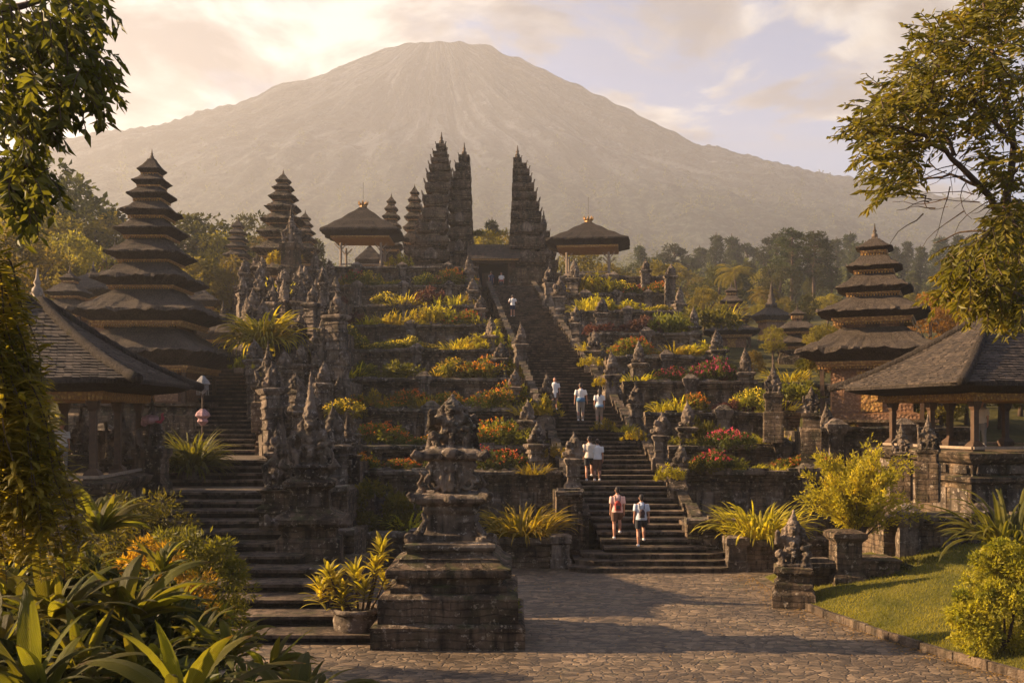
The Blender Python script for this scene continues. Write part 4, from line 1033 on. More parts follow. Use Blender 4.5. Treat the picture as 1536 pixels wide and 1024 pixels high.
# small tufts growing from walls and pillars
random.seed(8)
for i,(x,y,d,kind,s) in enumerate([(370,548,44,'croton',.8),(428,392,72,'croton',1.7),(418,430,66,'fern',1.6),(408,560,43,'fern',.6),(402,520,47,'croton',.7),(455,470,58,'tuft',.7),(685,430,80,'croton',.9),(705,432,78,'fern',1.0),(601,395,83,'croton',1.5),(795,610,43,'fern',1.2),(812,615,42,'croton',1.2),(832,680,37,'croton',.7),(905,640,42,'croton',.7),(935,640,42,'fern',.7),(950,655,40,'croton',.7),(1000,712,35,'croton',.8),(800,700,36.4,'fern',.8),(885,545,53,'croton',.9),(880,520,55,'fern',.9),(905,575,49,'croton',.8),(1040,700,36.5,'yellowfl',.8),(1230,545,44,'green',1.3),(1185,590,42,'green',1.5),(1178,560,47,'fern',1.4),(1060,480,66,'green',2.6),(1075,470,68,'fern',2.3),(735,352,90,'fern',1.2),(760,352,90,'croton',1.0),(715,352,90,'green',1.1),(520,615,36,'yellowfl',1.0),(1065,690,36.6,'pink',1.0),(1085,660,38.8,'pink',1.2)]):
    put_clump(kind,i%2,(PX(x,d),d-.5,PZ(y,d)-.3*s),random.uniform(-.5,.5),'%s sprouting from the old stonework, %s wall tuft from the left'%(KN[kind],orl(1+sorted(range(32),key=lambda q:[370,428,418,408,402,455,685,705,601,795,812,832,905,935,950,1000,800,885,880,905.5,1040,1230,1185,1178,1060,1075,735,760,715,520,1065.5,1085][q]).index(i))),s,'tufts sprouting from the stonework')
# big strap-leaved clumps
def strap_thing(label,x,yb,d,seed,n,L,W,sp,mat='lf_yellow',base=None,**kw):
    r=thing('strap_leaved_plant',label,'plant',(PX(x,d),d,PZ(yb,d)),0,'large strap-leaved clumps')
    m=strap_clump('',seed,n,L,W,sp,None,**kw); m.build('leaves',M[mat],r)
    random.seed(seed); m=MB()
    for i in range(26):
        a=random.uniform(0,2*PI); q=sp*random.random(); b=Vector((q*math.cos(a),q*math.sin(a),-.05)); m.tube([b,b+Vector((random.uniform(-.1,.1),random.uniform(-.1,.1),.3*L))],[.018,.01],4)
    m.build('stalks',M['lf_olive'],r); return r
strap_thing('golden strap-leaved clump spilling over the planter left of the great stair',785,812,31.9,1,330,1.5,.085,.8,el=(.75,1.5),droop=(1.2,2.6),seg=8)
strap_thing('tall golden strap-leaved clump in the planter right of the great stair',1140,812,31.4,2,340,1.65,.085,.9,el=(.7,1.5),droop=(1.0,2.6),seg=8)
strap_thing('drooping golden clump crowning the carved bank above the side stair',395,515,47,3,360,2.1,.11,.7,el=(.2,1.5),droop=(1.2,2.8),seg=8)
strap_thing('green strap-leaved clump in a round stone pot beside the side stair landing',290,700,34,4,330,1.5,.085,.45,mat='lf_olive',el=(.1,1.5),droop=(.9,2.4),seg=7)
strap_thing('small strap-leaved plant right behind the green bush in the left planter',612,800,31.8,6,70,.95,.07,.3,el=(.6,1.5))
strap_thing('green strap-leaved clump at the right edge above the round clipped bush',1512,815,20.5,7,120,1.5,.1,.4,mat='lf_olive',el=(.3,1.5),droop=(.8,2.2),seg=8)
strap_thing('low grassy clump below the potted plant by the side stair landing',268,706,33.4,9,90,.7,.04,.5,mat='lf_olive',el=(.3,1.3))
# pots
def pot(label,x,yb,d,r_,h):
    r=thing('stone_pot',label,'plant pot',(PX(x,d),d,PZ(yb,d)),0)
    m=MB(); m.lathe([(r_*.7,-.05),(r_*.75,.05*h),(r_*.95,.4*h),(r_,.7*h),(r_*.92,.86*h),(r_*1.08,.9*h),(r_*1.08,h),(r_*.9,h),(r_*.85,h*.9),(.02,h*.9)],n=22); m.build('bowl',M['carved'],r,True)
    m=MB(); m.lathe([(r_*.84,h*.86),(.01,h*.93)],n=16); m.build('soil',M['soil'],r); return r
pot('round stone pot under the green strap-leaved clump beside the side stair',290,735,34,.62,.85)
pot('round dark stone pot of yellow-green plants left of the central monument',536,965,21.2,.52,.78)
# broad rosette plants in the pot left of the monument
def rosette_shrub(label,x,yb,d,stems,seed,mat='lf_yellow'):
    random.seed(seed); r=thing('potted_shrub',label,'plant',(PX(x,d),d,PZ(yb,d)),0); m=MB(); st=MB()
    for (dx,h,n,L) in stems:
        dy=random.uniform(-.3,.3); p=Vector((dx,dy,h)); st.tube([(dx*.3,dy*.3,0),(dx*.75,dy*.8,h*.55),p],[.03,.024,.015],5)
        for i in range(n):
            q=i/n; az=i*2.4+random.uniform(-.3,.3); b=p-Vector((0,0,q*.34*L*2.2)); blade(m,b,az,1.25-1.1*q+random.uniform(-.15,.15),L*random.uniform(.75,1.1),.085,random.uniform(.7,1.5),6,twist=random.uniform(-.4,.4))
    m.build('leaves',M[mat],r); st.build('stems',M['bark'],r); return r
rosette_shrub('yellow-green rosette-leaved shrub in the pot at the left foot of the monument',540,925,21.3,[(.45,1.5,26,.42),(.35,1.15,22,.4),(-.1,.95,26,.5),(-.55,.8,26,.5),(.15,.7,22,.45),(-.85,.65,26,.5),(-.35,.55,26,.45),(.5,.8,20,.38),(-.65,1.0,18,.42)],5)
r=rosette_shrub('little dark rosette plant against the right side of the monument base',766,915,20.9,[(0,.3,26,.26),(.1,.15,16,.22)],9,'lf_olive')
# ---------- shrubs
def shrub(label,x,yb,d,w,h,n,per,L,W,mat,seed,cat='bush',flat=.6,zb=None,name='shrub',dep=None,up=.1,group=None):
    rng=np.random.default_rng(seed); r=thing(name,label,cat,(PX(x,d),d,PZ(yb,d) if zb is None else zb),0,group); m=MB(); cl=[]
    for i in range(n):
        dr=rdir(1,rng)[0]; q=rng.uniform(.55,1)**.5; cx,cy,cz=dr[0]*w*q,dr[1]*(dep or w*.7)*q,(abs(dr[2])**.8)*h*q if rng.random()<.85 else rng.uniform(0,.4)*h
        s=w*rng.uniform(.16,.3); cl.append((cx,cy,max(.1,cz),s,s*.8))
    cloud(m,cl,per,L,W,rng,up); m.build('foliage',M[mat],r)
    st=MB(); 
    for i in range(10): 
        c=cl[i]; st.tube([(0,0,-.1),(c[0]*.4,c[1]*.4,c[2]*.5),(c[0]*.9,c[1]*.9,c[2])],[.03,.02,.008],4)
    st.build('stems',M['bark'],r); return r
shrub('rounded bright green leafy bush in the left planter beside the big carved statue',560,812,32.2,1.45,1.9,46,90,.17,.085,'lf_olive',3)
# fountain-like yellow shrub
def fountain(label,x,yb,d,n,h,w,seed,mat,L=.1,W=.04,per=46):
    rng=np.random.default_rng(seed); random.seed(seed); r=thing('feathery_shrub',label,'bush',(PX(x,d),d,PZ(yb,d)),0); st=MB(); lf=MB(); C=[];D=[]
    for i in range(n):
        a=random.uniform(0,2*PI); out=w*random.uniform(.15,1); hh=h*random.uniform(.5,1.05)*(1-.35*(out/w)**2); pts=[]
        for k in range(9):
            u=k/8; pts.append(Vector((math.cos(a)*out*u**1.3+.05*math.sin(u*5+i),math.sin(a)*out*.75*u**1.3,hh*(u**.8)-.15*out*max(0,u-.7)**1*2)))
        st.tube(pts,[.02*(1-.85*k/8) for k in range(9)],4)
        for q in range(per):
            u=.25+.75*random.random(); k=min(7,int(u*8)); p=pts[k].lerp(pts[k+1],u*8-k) if k<8 else pts[8]
            t_=(pts[k+1]-pts[k]).normalized(); off=Vector(rdir(1,rng)[0])
            tw=p+off*random.uniform(.02,.22)
            for e in range(3): C.append(tuple(p.lerp(tw,(e+1)/3))); D.append(tuple(t_*.7+off*.6+Vector(rdir(1,rng)[0])*.7))
    V,Fc=leaves(np.array(C),np.array(D),L*rng.uniform(.6,1.3,len(C)),W,rng=rng); lf.npadd(V,Fc); lf.build('foliage',M[mat],r); st.build('stems',M['bark'],r); return r
fountain('tall feathery golden shrub fanning out beside the carved stone post',1290,815,26.3,80,2.75,1.8,11,'lf_yellow',.11,.04,75)
def bush_ground(label,x,ytop,d,w,zb,mat,seed,n=40,per=80,L=.1,W=.05,**kw):
    h=PZ(ytop,d)-zb; return shrub(label,x,0,d,w,h*.9,n,per,L,W,mat,seed,zb=zb,**kw)
M['lf_clip']=m_leaf('leaf_clipped',(.12,.125,.015),(.38,.32,.03),.55)
bush_ground('round clipped golden-green bush on the lawn at the right edge',1508,800,19.2,.95,lawnz(PX(1508,19.2),19.2)-.1,'lf_clip',21,90,190,.085,.045)
bush_ground('feathery olive shrub on the bank just left of the lower side stair',285,772,16.0,1.0,1.0,'lf_olive',22,60,100,.11,.03)
bush_ground('feathery shrub behind the broad leaves, touching the foot of the carved wall at left',215,722,18.5,1.1,1.6,'lf_olive',23,60,100,.11,.03)
bush_ground('dense low shrub with orange tips between the broad leaves and the side stair',240,790,13.0,.8,1.6,'lf_autumn',24,50,90,.09,.03)
bush_ground('spiky green shrub spreading over the lowest steps of the side stair',305,880,13.2,.55,.9,'lf_olive',25,40,80,.11,.03)
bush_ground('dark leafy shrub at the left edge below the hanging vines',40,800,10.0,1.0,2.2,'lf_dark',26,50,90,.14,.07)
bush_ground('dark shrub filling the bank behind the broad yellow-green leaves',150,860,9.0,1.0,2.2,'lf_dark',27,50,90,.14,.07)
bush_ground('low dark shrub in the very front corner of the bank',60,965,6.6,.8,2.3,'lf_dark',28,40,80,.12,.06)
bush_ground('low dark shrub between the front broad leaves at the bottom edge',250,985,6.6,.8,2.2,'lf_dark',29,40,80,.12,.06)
bush_ground('creeping dark green plant under the stone post beside the lawn',1335,845,25.6,.75,.3,'lf_dark',30,30,70,.12,.06,flat=.5)
bush_ground('creeping green plant at the foot of the wall along the back of the lawn',1385,840,26.3,.8,.5,'lf_olive',31,30,70,.12,.06)
# ---------- broad leaved plants on the near bank
def broad_plant(label,x,yb,d,spec,seed):
    random.seed(seed+500); spec=list(spec)+[(random.uniform(0,360),random.uniform(15,70),spec[0][2]*random.uniform(.5,.8),spec[0][3]*random.uniform(.45,.65),random.uniform(.9,1.7)) for _ in range(9)]
    random.seed(seed); r=thing('broad_leaved_plant',label,'plant',(PX(x,d),d,PZ(yb,d)),0,'broad-leaved plants on the near bank')
    for i,(az,el,L,W,dr) in enumerate(spec):
        m=UVM(); a=R(az); b=(random.uniform(-.06,.06),random.uniform(-.06,.06),0); big_leaf(m,b,a,R(el),L*.92,W*.82,dr*1.35); m.build('leaf',M['lf_big'],r,True)
    return r
def fan(n,L,W,seed,el=(25,85),az=(0,360),dr=(.5,1.5)):
    n=int(n*1.8); L*=.78; W*=.82; random.seed(seed); return [(random.uniform(*az),random.uniform(*el),L*random.uniform(.75,1.15),W*random.uniform(.8,1.15),random.uniform(*dr)) for _ in range(n)]
broad_plant('large broad-leaved plant with upright pointed leaves at the bottom edge, nearest the camera',285,1075,5.3,[(250,80,.66,.17,.5),(200,72,.72,.15,.8),(330,68,.72,.15,.7),(10,50,.75,.14,1.0),(170,45,.8,.15,1.0),(285,60,.6,.15,.9),(0,72,.66,.14,.9),(20,28,.8,.14,.8),(190,20,.6,.12,.8),(230,40,.5,.13,1)],1)
broad_plant('broad-leaved plant with long arching leaves reaching toward the lowest steps',440,1080,5.6,[(0,50,.62,.13,1.3),(350,35,.55,.12,1.2),(150,60,.6,.13,1.1),(30,25,.5,.1,1),(180,50,.6,.13,1.2),(260,50,.45,.12,1),(90,60,.6,.13,1.1)],2)
broad_plant('broad-leaved plant in the bottom left corner of the near bank',55,1050,5.6,[(120,75,.8,.16,.7),(160,60,.85,.16,1.0),(60,70,.7,.15,.9),(10,45,.8,.15,1.1),(270,70,.55,.14,.8),(200,50,.7,.15,1),(300,40,.6,.14,1)]+fan(5,.6,.14,7),3)
broad_plant('tall broad-leaved plant behind the corner plant, its top leaf upright',85,935,7.8,[(260,84,.85,.19,.4),(180,60,.95,.18,1.1),(10,55,.9,.18,1.2),(200,40,.9,.17,1.2),(350,35,.85,.16,1.1),(120,70,.8,.17,.9),(60,60,.8,.17,1),(300,50,.7,.16,1)]+fan(8,.75,.16,17),4)
broad_plant('spreading broad-leaved plant beside the dark shrub, leaves leaning right',195,930,8.2,[(0,50,.95,.17,1.3),(20,65,.9,.17,1.2),(340,40,.9,.16,1.1),(170,50,.8,.16,1.2),(90,70,.8,.17,1),(270,45,.7,.15,1)]+fan(9,.75,.15,27),5)
broad_plant('broad-leaved plant high on the bank beneath the hanging vines',30,860,9.8,fan(16,.95,.18,37,el=(30,80)),6)
broad_plant('glossy broad-leaved plant on the bank beside the feathery shrubs',150,800,11.5,fan(16,.95,.17,47,el=(30,80)),7)
broad_plant('low broad-leaved plant in the shade at the left frame edge',0,985,6.8,fan(14,.7,.15,57,el=(20,75)),8)
broad_plant('broad-leaved plant with narrow leaves between the front fans and the stair',345,985,7.0,fan(13,.55,.09,67,el=(15,75)),9)
broad_plant('broad-leaved plant under the feathery shrubs, its leaves half in shade',270,910,10.2,fan(14,.6,.1,77,el=(15,70)),10)
for i,(x,y,d,n,L,W,lab) in enumerate([(120,1000,6.2,12,.6,.11,'dense fan of medium broad leaves near the bottom left, left of the nearest large plant'),
 (215,1010,6.3,12,.55,.1,'dense fan of medium broad leaves just behind the nearest large plant'),(400,1010,6.6,12,.5,.09,'fan of narrow leaves right of the nearest large plant'),
 (300,960,7.6,12,.5,.09,'shaded fan of leaves between the near plants and the orange-tipped shrub'),(120,870,9.3,14,.7,.12,'fan of broad leaves under the glossy plant on the bank'),
 (240,860,9.5,14,.6,.1,'fan of broad leaves left of the orange-tipped shrub'),(10,900,8.6,14,.7,.13,'fan of broad leaves against the left frame edge at mid height'),(470,1050,6.0,10,.42,.08,'last small fan of leaves at the right end of the near bank')]):
    broad_plant(lab,x,y,d,fan(n,L,W,200+i,el=(15,80)),30+i)
# ---------- trees
def mk_tree(kind,seed,mat):
    rng=np.random.default_rng(seed); random.seed(seed); r=mkobj('tree',None); tr=MB(); lf=MB(); H=10.0; cl=[]
    if kind=='broad':
        for i in range(40):
            d=rdir(1,rng)[0]; q=rng.uniform(.5,1)**.6; cl.append((d[0]*3.1*q,d[1]*3.1*q,6.4+d[2]*3.3*q,rng.uniform(.6,1.15),rng.uniform(.45,.8)))
        cloud(lf,cl,85,.36,.2,rng); tr.tube([(0,0,-1.5),(.1,0,2),(.05,.1,4),(0,0,7.5)],[.38,.28,.2,.06],7)
        for c in cl[:16]: tr.tube([(0,0,3+.04*c[2]),(c[0]*.5,c[1]*.5,3.2+(c[2]-3.2)*.55),c[:3]],[.14,.08,.02],4)
    elif kind=='round':
        for i in range(34):
            d=rdir(1,rng)[0]; cl.append((d[0]*2.9,d[1]*2.9,4.6+abs(d[2])*3.9-1.2*(rng.random()<.3),rng.uniform(.7,1.2),rng.uniform(.6,1)))
        cloud(lf,cl,100,.36,.2,rng); tr.tube([(0,0,-1.5),(0,0,6)],[.35,.12],6)
    elif kind=='conifer':
        tr.tube([(0,0,-1.5),(0,0,9.9)],[.26,.03],6)
        for L in range(15):
            u=L/15; z=1.8+8*u; rr=2.5*(1-u)**.8+.15
            for a in range(9):
                an=rng.uniform(0,2*PI); p=rr*rng.uniform(.6,1); cl.append((math.cos(an)*p*.62,math.sin(an)*p*.62,z-.18*p,.28+.4*(1-u)*.8,.2))
                if a%2==0: tr.tube([(0,0,z+.1),(math.cos(an)*p*.8,math.sin(an)*p*.8,z-.1)],[.05,.015],3)
        cloud(lf,cl,32,.32,.1,rng,0)
    elif kind=='pine':
        tr.tube([(0,0,-1.5),(.15,0,4),(0,.1,7),(.1,0,9.7)],[.22,.17,.12,.04],6)
        for L in range(17):
            u=L/16; z=4.6+5.3*u if L<15 else 2.5+L*.1; rr=(1.9*math.sin(PI*(.25+.72*u)))+.15
            for a in range(5):
                an=rng.uniform(0,2*PI); p=rr*rng.uniform(.5,1); c=(math.cos(an)*p,math.sin(an)*p,z+.2*p*rng.uniform(-1,1),.42,.22); cl.append(c); tr.tube([(0.05,0,z-.35),c[:3]],[.06,.015],3)
        cloud(lf,cl,55,.3,.1,rng,.1)
    elif kind=='palm':
        tr.tube([(0,0,-1.5),(.3,0,3),(.35,0,6),(.1,0,8.2)],[.24,.18,.15,.13],8)
        for i in range(20):
            az=i*2*PI/20+rng.uniform(-.2,.2); el=rng.uniform(-.1,1.25); p=Vector((.1,0,8.2)); a=el; pts=[p]
            for k in range(9):
                p=p+Vector((math.cos(az)*math.cos(a),math.sin(az)*math.cos(a),math.sin(a)))*.36; a-=.21; pts.append(p)
            for k in range(1,10):
                t_=(pts[k]-pts[k-1]).normalized(); sd=t_.cross(Vector((0,0,1))).normalized()
                for s in (-1,1):
                    for e in range(3):
                        q=pts[k-1].lerp(pts[k],e/3); V,Fc=leaves(np.array([tuple(q)]),np.array([tuple(sd*s*.8+t_*.5+Vector((0,0,-.35)))]),np.array([.85*math.sin(PI*(k+1)/12)+.1]),np.array([.08]),rng=rng); lf.npadd(V,Fc)
            lf.tube(pts,.02,3)
    lf.build('crown',M[mat],r); tr.build('trunk',M['bark'],r,True); return r
M['tree_a']=m_leaf('crown_green',(.03,.035,.008),(.085,.08,.018),.35,.6,nscale=.5)
M['tree_b']=m_leaf('crown_golden',(.08,.066,.012),(.2,.15,.025),.45,.6,nscale=.5)
M['tree_c']=m_leaf('crown_conifer',(.018,.024,.008),(.05,.055,.016),.25,.6,nscale=.5)
M['tree_d']=m_leaf('crown_rust',(.12,.055,.012),(.26,.13,.02),.4,.6,nscale=.5)
TP={'broad':mk_tree('broad',1,'tree_a'),'gold':mk_tree('broad',2,'tree_b'),'round':mk_tree('round',3,'tree_b'),'conifer':mk_tree('conifer',4,'tree_c'),'pine':mk_tree('pine',5,'tree_c'),'palm':mk_tree('palm',6,'tree_b'),'rust':mk_tree('broad',7,'tree_d'),'dark':mk_tree('round',8,'tree_a')}
TN={'broad':'broad-crowned green tree','gold':'loose golden-green tree','round':'rounded olive tree','conifer':'dark pointed conifer','pine':'tall bare-stemmed pine','palm':'feathery palm','rust':'rust-coloured tree','dark':'dark green tree'}
TU=set()
def put_tree(kind,x,ytop,d,label,group,zb=None,wide=1.0):
    X=PX(x,d); zb=terr(X,d) if zb is None else zb; s=(PZ(ytop,d)-zb)/10.0; s=max(s,.25)
    p=TP[kind]; rz=random.uniform(0,6.28)
    if kind not in TU: TU.add(kind); o=p; o.location=(X,d,zb); o.rotation_euler=(0,0,rz); o.scale=(s*wide,s*wide,s)
    else: o=dup(p,(X,d,zb),rz,None,(s*wide,s*wide,s))
    tag(o,label,'tree',group); return o
random.seed(99)
def row(lst,where,group):
    cnt={}
    for (x,y,d,k,w) in sorted(lst):
        cnt[k]=cnt.get(k,0)+1
        put_tree(k,x,y,d,'%s %s, %s such from the left'%(TN[k],where,orl(cnt[k])),group,None,w)
row([(82,246,98,'broad',1.15),(20,262,90,'broad',1.1),(48,300,80,'gold',1.2),(130,300,100,'broad',1.0),(165,325,96,'gold',1.1),(110,350,72,'gold',1.0),(60,350,66,'round',1.0),(15,345,62,'gold',1.2),(190,350,92,'broad',1.0),(140,360,84,'round',1.1),(215,365,90,'gold',.9),(35,400,55,'gold',.9)],'on the hazy rise at the far left','trees on the left rise')
row([(300,315,104,'broad',1.35),(268,345,100,'dark',1.1),(330,350,98,'gold',1.0),(292,372,84,'round',1.1),(382,312,120,'broad',.8),(400,350,112,'gold',.8),(350,385,84,'gold',.8),(452,350,110,'broad',.8)],'between the meru towers at the left','trees between the left meru towers')
row([(738,324,118,'conifer',1.0),(712,345,112,'broad',.8),(760,352,112,'gold',.8),(728,348,108,'gold',.9)],'seen through the split gate','trees behind the split gate')
row([(1187,338,140,'pine',1.15),(1222,342,138,'pine',1.15)],'standing tallest on the right hillside','tallest pines on the right hillside')
L1=[]
x=960
while x<1560:
    L1.append((x,random.uniform(342,376)+(8 if x<1050 else 0),random.uniform(185,240),random.choice(['conifer','pine','conifer','conifer']),random.uniform(.9,1.3))); x+=random.uniform(16,30)
row(L1,'on the skyline row of the right hillside','back row of the right hillside')
L2=[]; x=955
while x<1560:
    L2.append((x,random.uniform(388,418),random.uniform(125,165),random.choice(['broad','dark','conifer','broad','pine','gold']),random.uniform(1.0,1.4))); x+=random.uniform(22,38)
row(L2,'in the middle row of the right hillside','middle row of the right hillside')
L3=[]; x=1025
while x<1440:
    L3.append((x,random.uniform(428,462),random.uniform(92,112),random.choice(['gold','round','gold','round','broad']),random.uniform(1.0,1.5))); x+=random.uniform(26,40)
row(L3,'in the front row of the right hillside','front row of the right hillside')
row([(1145,428,100,'palm',1.3),(1100,392,118,'palm',1.2)],'rising from the right hillside','palms on the right hillside')
row([(1425,425,64,'rust',1.3),(1395,455,58,'rust',1.0),(1455,445,70,'rust',1.2)],'left of the right pavilion roof','rust-coloured trees behind the right pavilion')
row([(1235,480,60,'round',1.2),(1160,505,62,'gold',1.0),(1268,470,72,'gold',1.2),(1130,520,56,'round',.8),(1215,530,52,'dark',.9),(1390,560,45,'gold',1.0),(1420,600,42,'round',1.0),(1500,560,48,'gold',1.2),(1450,600,44,'round',1.6),(1475,595,48,'gold',1.5),(1500,602,43,'round',1.6),(1530,592,46,'broad',1.5),(1412,612,40,'gold',1.4),(1545,600,42,'round',1.6)],'among the small shrines right of the terraces','trees in the right court')
row([(985,392,112,'gold',1.1),(948,400,118,'round',1.0),(870,375,118,'gold',1.0),(905,385,112,'round',1.0)],'behind the upper right pavilion','trees behind the upper right pavilion')
# far forest: one mass nobody could count
rng=np.random.default_rng(3); C=[];D=[];LL=[];WW=[]
def hz_(X,Y): return max(terr(X,Y) if Y<1000 else 0,volc(X,Y) if Y>560 else 0)
for i in range(9000):
    Y=float(np.exp(rng.uniform(math.log(170),math.log(1120)))); X=float(rng.uniform(-.62,.62)*Y)
    if abs(X)>740: continue
    z=hz_(X,Y); 
    if Y>700 and rng.random()<(Y-700)/500: continue
    s=rng.uniform(2.2,4.2)*(1+.0012*Y); con=rng.random()<.45; k=int(np.interp(Y,[170,400,900],[70,34,14])); ls=np.interp(Y,[170,900],[.32,.62])*s*.6
    d=rdir(k,rng); 
    if con: u=rng.random(k); c=np.stack([d[:,0]*(1-u)*s*.5,d[:,1]*(1-u)*s*.5,u*s*1.9],1)
    else: c=d*np.array([s*.62,s*.62,s*.55])+np.array([0,0,s*.75])
    C.append(c+np.array([X,Y,z])); D.append(d+rdir(k,rng)*.5); LL.append(np.full(k,ls)*rng.uniform(.6,1.2,k)); WW.append(np.full(k,ls*.6))
C=np.concatenate(C);D=np.concatenate(D); V,Fc=leaves(C,D,np.concatenate(LL),np.concatenate(WW),rng=rng); m=MB(); m.npadd(V,Fc)
M['forest']=m_leaf('forest_canopy',(.025,.03,.009),(.085,.08,.022),.3,.7,nscale=.12)
tag(structure(m.build('forest',M['forest']),'stuff'),'hazy mixed forest covering the lower slopes of the volcano','forest')
# ---------- the two framing trees
def polyline(pts,d0,wob=.0):
    return [Vector(P(x,y,d0+dz)) for x,y,dz in pts]
def twig_leaves(C,D,p,dirv,L,n,rng,droop,spread=.5):
    q=Vector(p); dv=Vector(dirv).normalized()
    pts=[q.copy()]
    for k in range(n):
        dv=(dv+Vector((0,0,-droop/n))+Vector(rdir(1,rng)[0])*.12).normalized(); q=q+dv*(L/n); pts.append(q.copy())
        sd=dv.cross(Vector((0,0,1))); sd=sd.normalized() if sd.length>.01 else Vector((1,0,0))
        for s in (-1,1):
            C.append(tuple(q)); D.append(tuple(dv*.55+sd*s*.8+Vector(rdir(1,rng)[0])*.35+Vector((0,0,-.25))))
    return pts
rng=np.random.default_rng(12); random.seed(12); d0=12.0
r=thing('framing_tree','golden-leaved tree with dark arching branches leaning in from the upper right edge','tree',(PX(1640,d0),d0,.4)); inv=Vector(r.location)
tr=MB()
trunk=[Vector((PX(1640,d0),d0,.2)),Vector(P(1625,700,d0)),Vector(P(1600,500,d0)),Vector(P(1560,380,d0))]
BR=[([(1560,380,0),(1510,330,0),(1470,280,-.3),(1430,235,-.5),(1385,205,-.6),(1335,190,-.8)],.085),([(1510,330,0),(1520,220,.2),(1500,120,.3),(1480,30,.4),(1470,-40,.5)],.08),([(1430,235,-.5),(1400,160,-.2),(1380,110,0)],.04),([(1470,280,-.3),(1425,265,.2),(1380,270,.4),(1345,285,.5)],.035),([(1520,220,.2),(1470,160,-.4),(1430,120,-.6),(1400,95,-.7)],.045),([(1600,500,0),(1560,460,-.5),(1500,430,-.8),(1450,420,-.9)],.06),([(1500,120,.3),(1450,70,0),(1420,50,0)],.035),([(1385,205,-.6),(1350,220,-.5),(1315,215,-.5)],.025),([(1510,330,0),(1470,350,.5),(1430,350,.7),(1400,365,.8)],.03),([(1560,380,0),(1600,200,.3),(1590,50,.4)],.08)]
tr.tube([p-inv for p in trunk],[.18,.13,.085,.055],9)
C=[];D=[];tw=MB()
for pts,rad in BR:
    rad*=.62; pl=polyline(pts,d0)
    fine=[]
    for a,b in zip(pl[:-1],pl[1:]):
        for u in (0,.33,.66): fine.append(a.lerp(b,u)+Vector(rdir(1,rng)[0])*.03)
    fine.append(pl[-1]); n=len(fine)
    tr.tube([p-inv for p in fine],[rad*(1-.75*k/(n-1)) for k in range(n)],6)
CL=[(1300,200,22),(1325,180,25),(1345,150,28),(1375,125,28),(1400,95,28),(1430,75,30),(1465,50,32),(1490,20,30),(1520,40,40),(1535,0,30),(1370,170,30),(1400,150,32),(1440,130,36),(1480,110,38),(1525,110,36),(1340,205,26),(1370,225,26),(1350,250,20),(1345,280,14),(1460,180,34),(1510,180,34),(1420,190,22),(1530,260,26),(1500,240,18),(1470,370,22),(1440,385,18),(1500,360,26),(1535,340,30),(1530,420,36),(1490,420,34),(1455,425,18),(1515,455,22),(1440,400,16),(1480,435,26),(1535,440,30),(1505,410,26),(1425,430,10),(1505,330,20),(1530,310,24),(1520,380,24),(1310,235,10),(1400,60,14),(1365,265,14)]
for (x,y,rp) in CL:
    for i in range(int(rp*.95)):
        a=random.uniform(0,2*PI); q=rp*math.sqrt(random.random()); dd=d0+random.uniform(-1.1,1.1); p=P(x+q*math.cos(a),y+q*math.sin(a),dd)
        low=y>330; dv=(random.uniform(-1,.3),random.uniform(-.6,.6),random.uniform(-.9,.2) if low else random.uniform(-.4,.6))
        pts=twig_leaves(C,D,p,dv,random.uniform(.22,.42),random.randint(5,7),rng,.9 if low else .5)
        tw.tube([v-inv for v in pts],[.006]*len(pts),3)
# fine bare twigs
for i in range(46):
    x,y=random.uniform(1380,1530),random.uniform(190,330); pl=[Vector(P(x,y,d0))]; dv=Vector((random.uniform(-1,.2),random.uniform(-.4,.4),random.uniform(-.6,.3))).normalized()
    for k in range(5): dv=(dv+Vector(rdir(1,rng)[0])*.35).normalized(); pl.append(pl[-1]+dv*.13)
    tw.tube([v-inv for v in pl],[.01,.008,.006,.005,.004,.003],3)
C=np.array(C)-np.array(inv); V,Fc=leaves(C,np.array(D),.12*rng.uniform(.7,1.25,len(C)),.042,rng=rng); lf=MB(); lf.npadd(V,Fc)
M['lf_frame']=m_leaf('leaf_frame',(.05,.05,.008),(.13,.11,.013),.4,.4,c3=(.24,.17,.02))
tr.build('trunk',M['bark'],r,True); tw.build('twigs',M['bark'],r); lf.build('crown',M['lf_frame'],r)
# hanging tree on the left
rng=np.random.default_rng(15); random.seed(15); d0=6.6
r=thing('hanging_tree','dark-leaved tree hanging in from the upper left edge above the vines','tree',(PX(-190,d0),d0,2.3)); inv=Vector(r.location); tr=MB(); tw=MB(); C=[];D=[]
tr.tube([Vector((PX(-190,d0),d0,2.0))-inv,Vector(P(-180,500,d0))-inv,Vector(P(-150,100,d0))-inv,Vector(P(-120,-200,d0))-inv],[.2,.17,.14,.1],9)
for pts,rad in (([(-150,100,0),(-60,20,0),(30,10,.1),(100,-10,0)],.05),([(-165,260,0),(-80,180,0),(0,170,0),(60,200,0)],.04),([(-130,-100,0),(0,-60,.2),(90,-40,.2)],.05)):
    pl=polyline(pts,d0); tr.tube([p-inv for p in pl],[rad,rad*.7,rad*.45,rad*.2],6)
CL=[(20,20,40),(65,15,40),(105,30,32),(130,10,20),(15,75,40),(60,70,40),(100,75,34),(135,95,20),(20,130,40),(60,130,34),(110,130,26),(145,130,16),(20,180,34),(50,190,24),(30,230,28),(10,270,30),(45,275,20),(70,270,12),(20,310,26)]
for (x,y,rp) in CL:
    for i in range(int(rp*.62)):
        a=random.uniform(0,2*PI); q=rp*math.sqrt(random.random()); dd=d0+random.uniform(-.5,.5); p=P(x+q*math.cos(a),y+q*math.sin(a)-12,dd)
        pts=twig_leaves(C,D,p,(random.uniform(-.2,1),random.uniform(-.5,.5),random.uniform(-.9,.1)),random.uniform(.15,.26),4,rng,1.2); tw.tube([v-inv for v in pts],[.004]*len(pts),3)
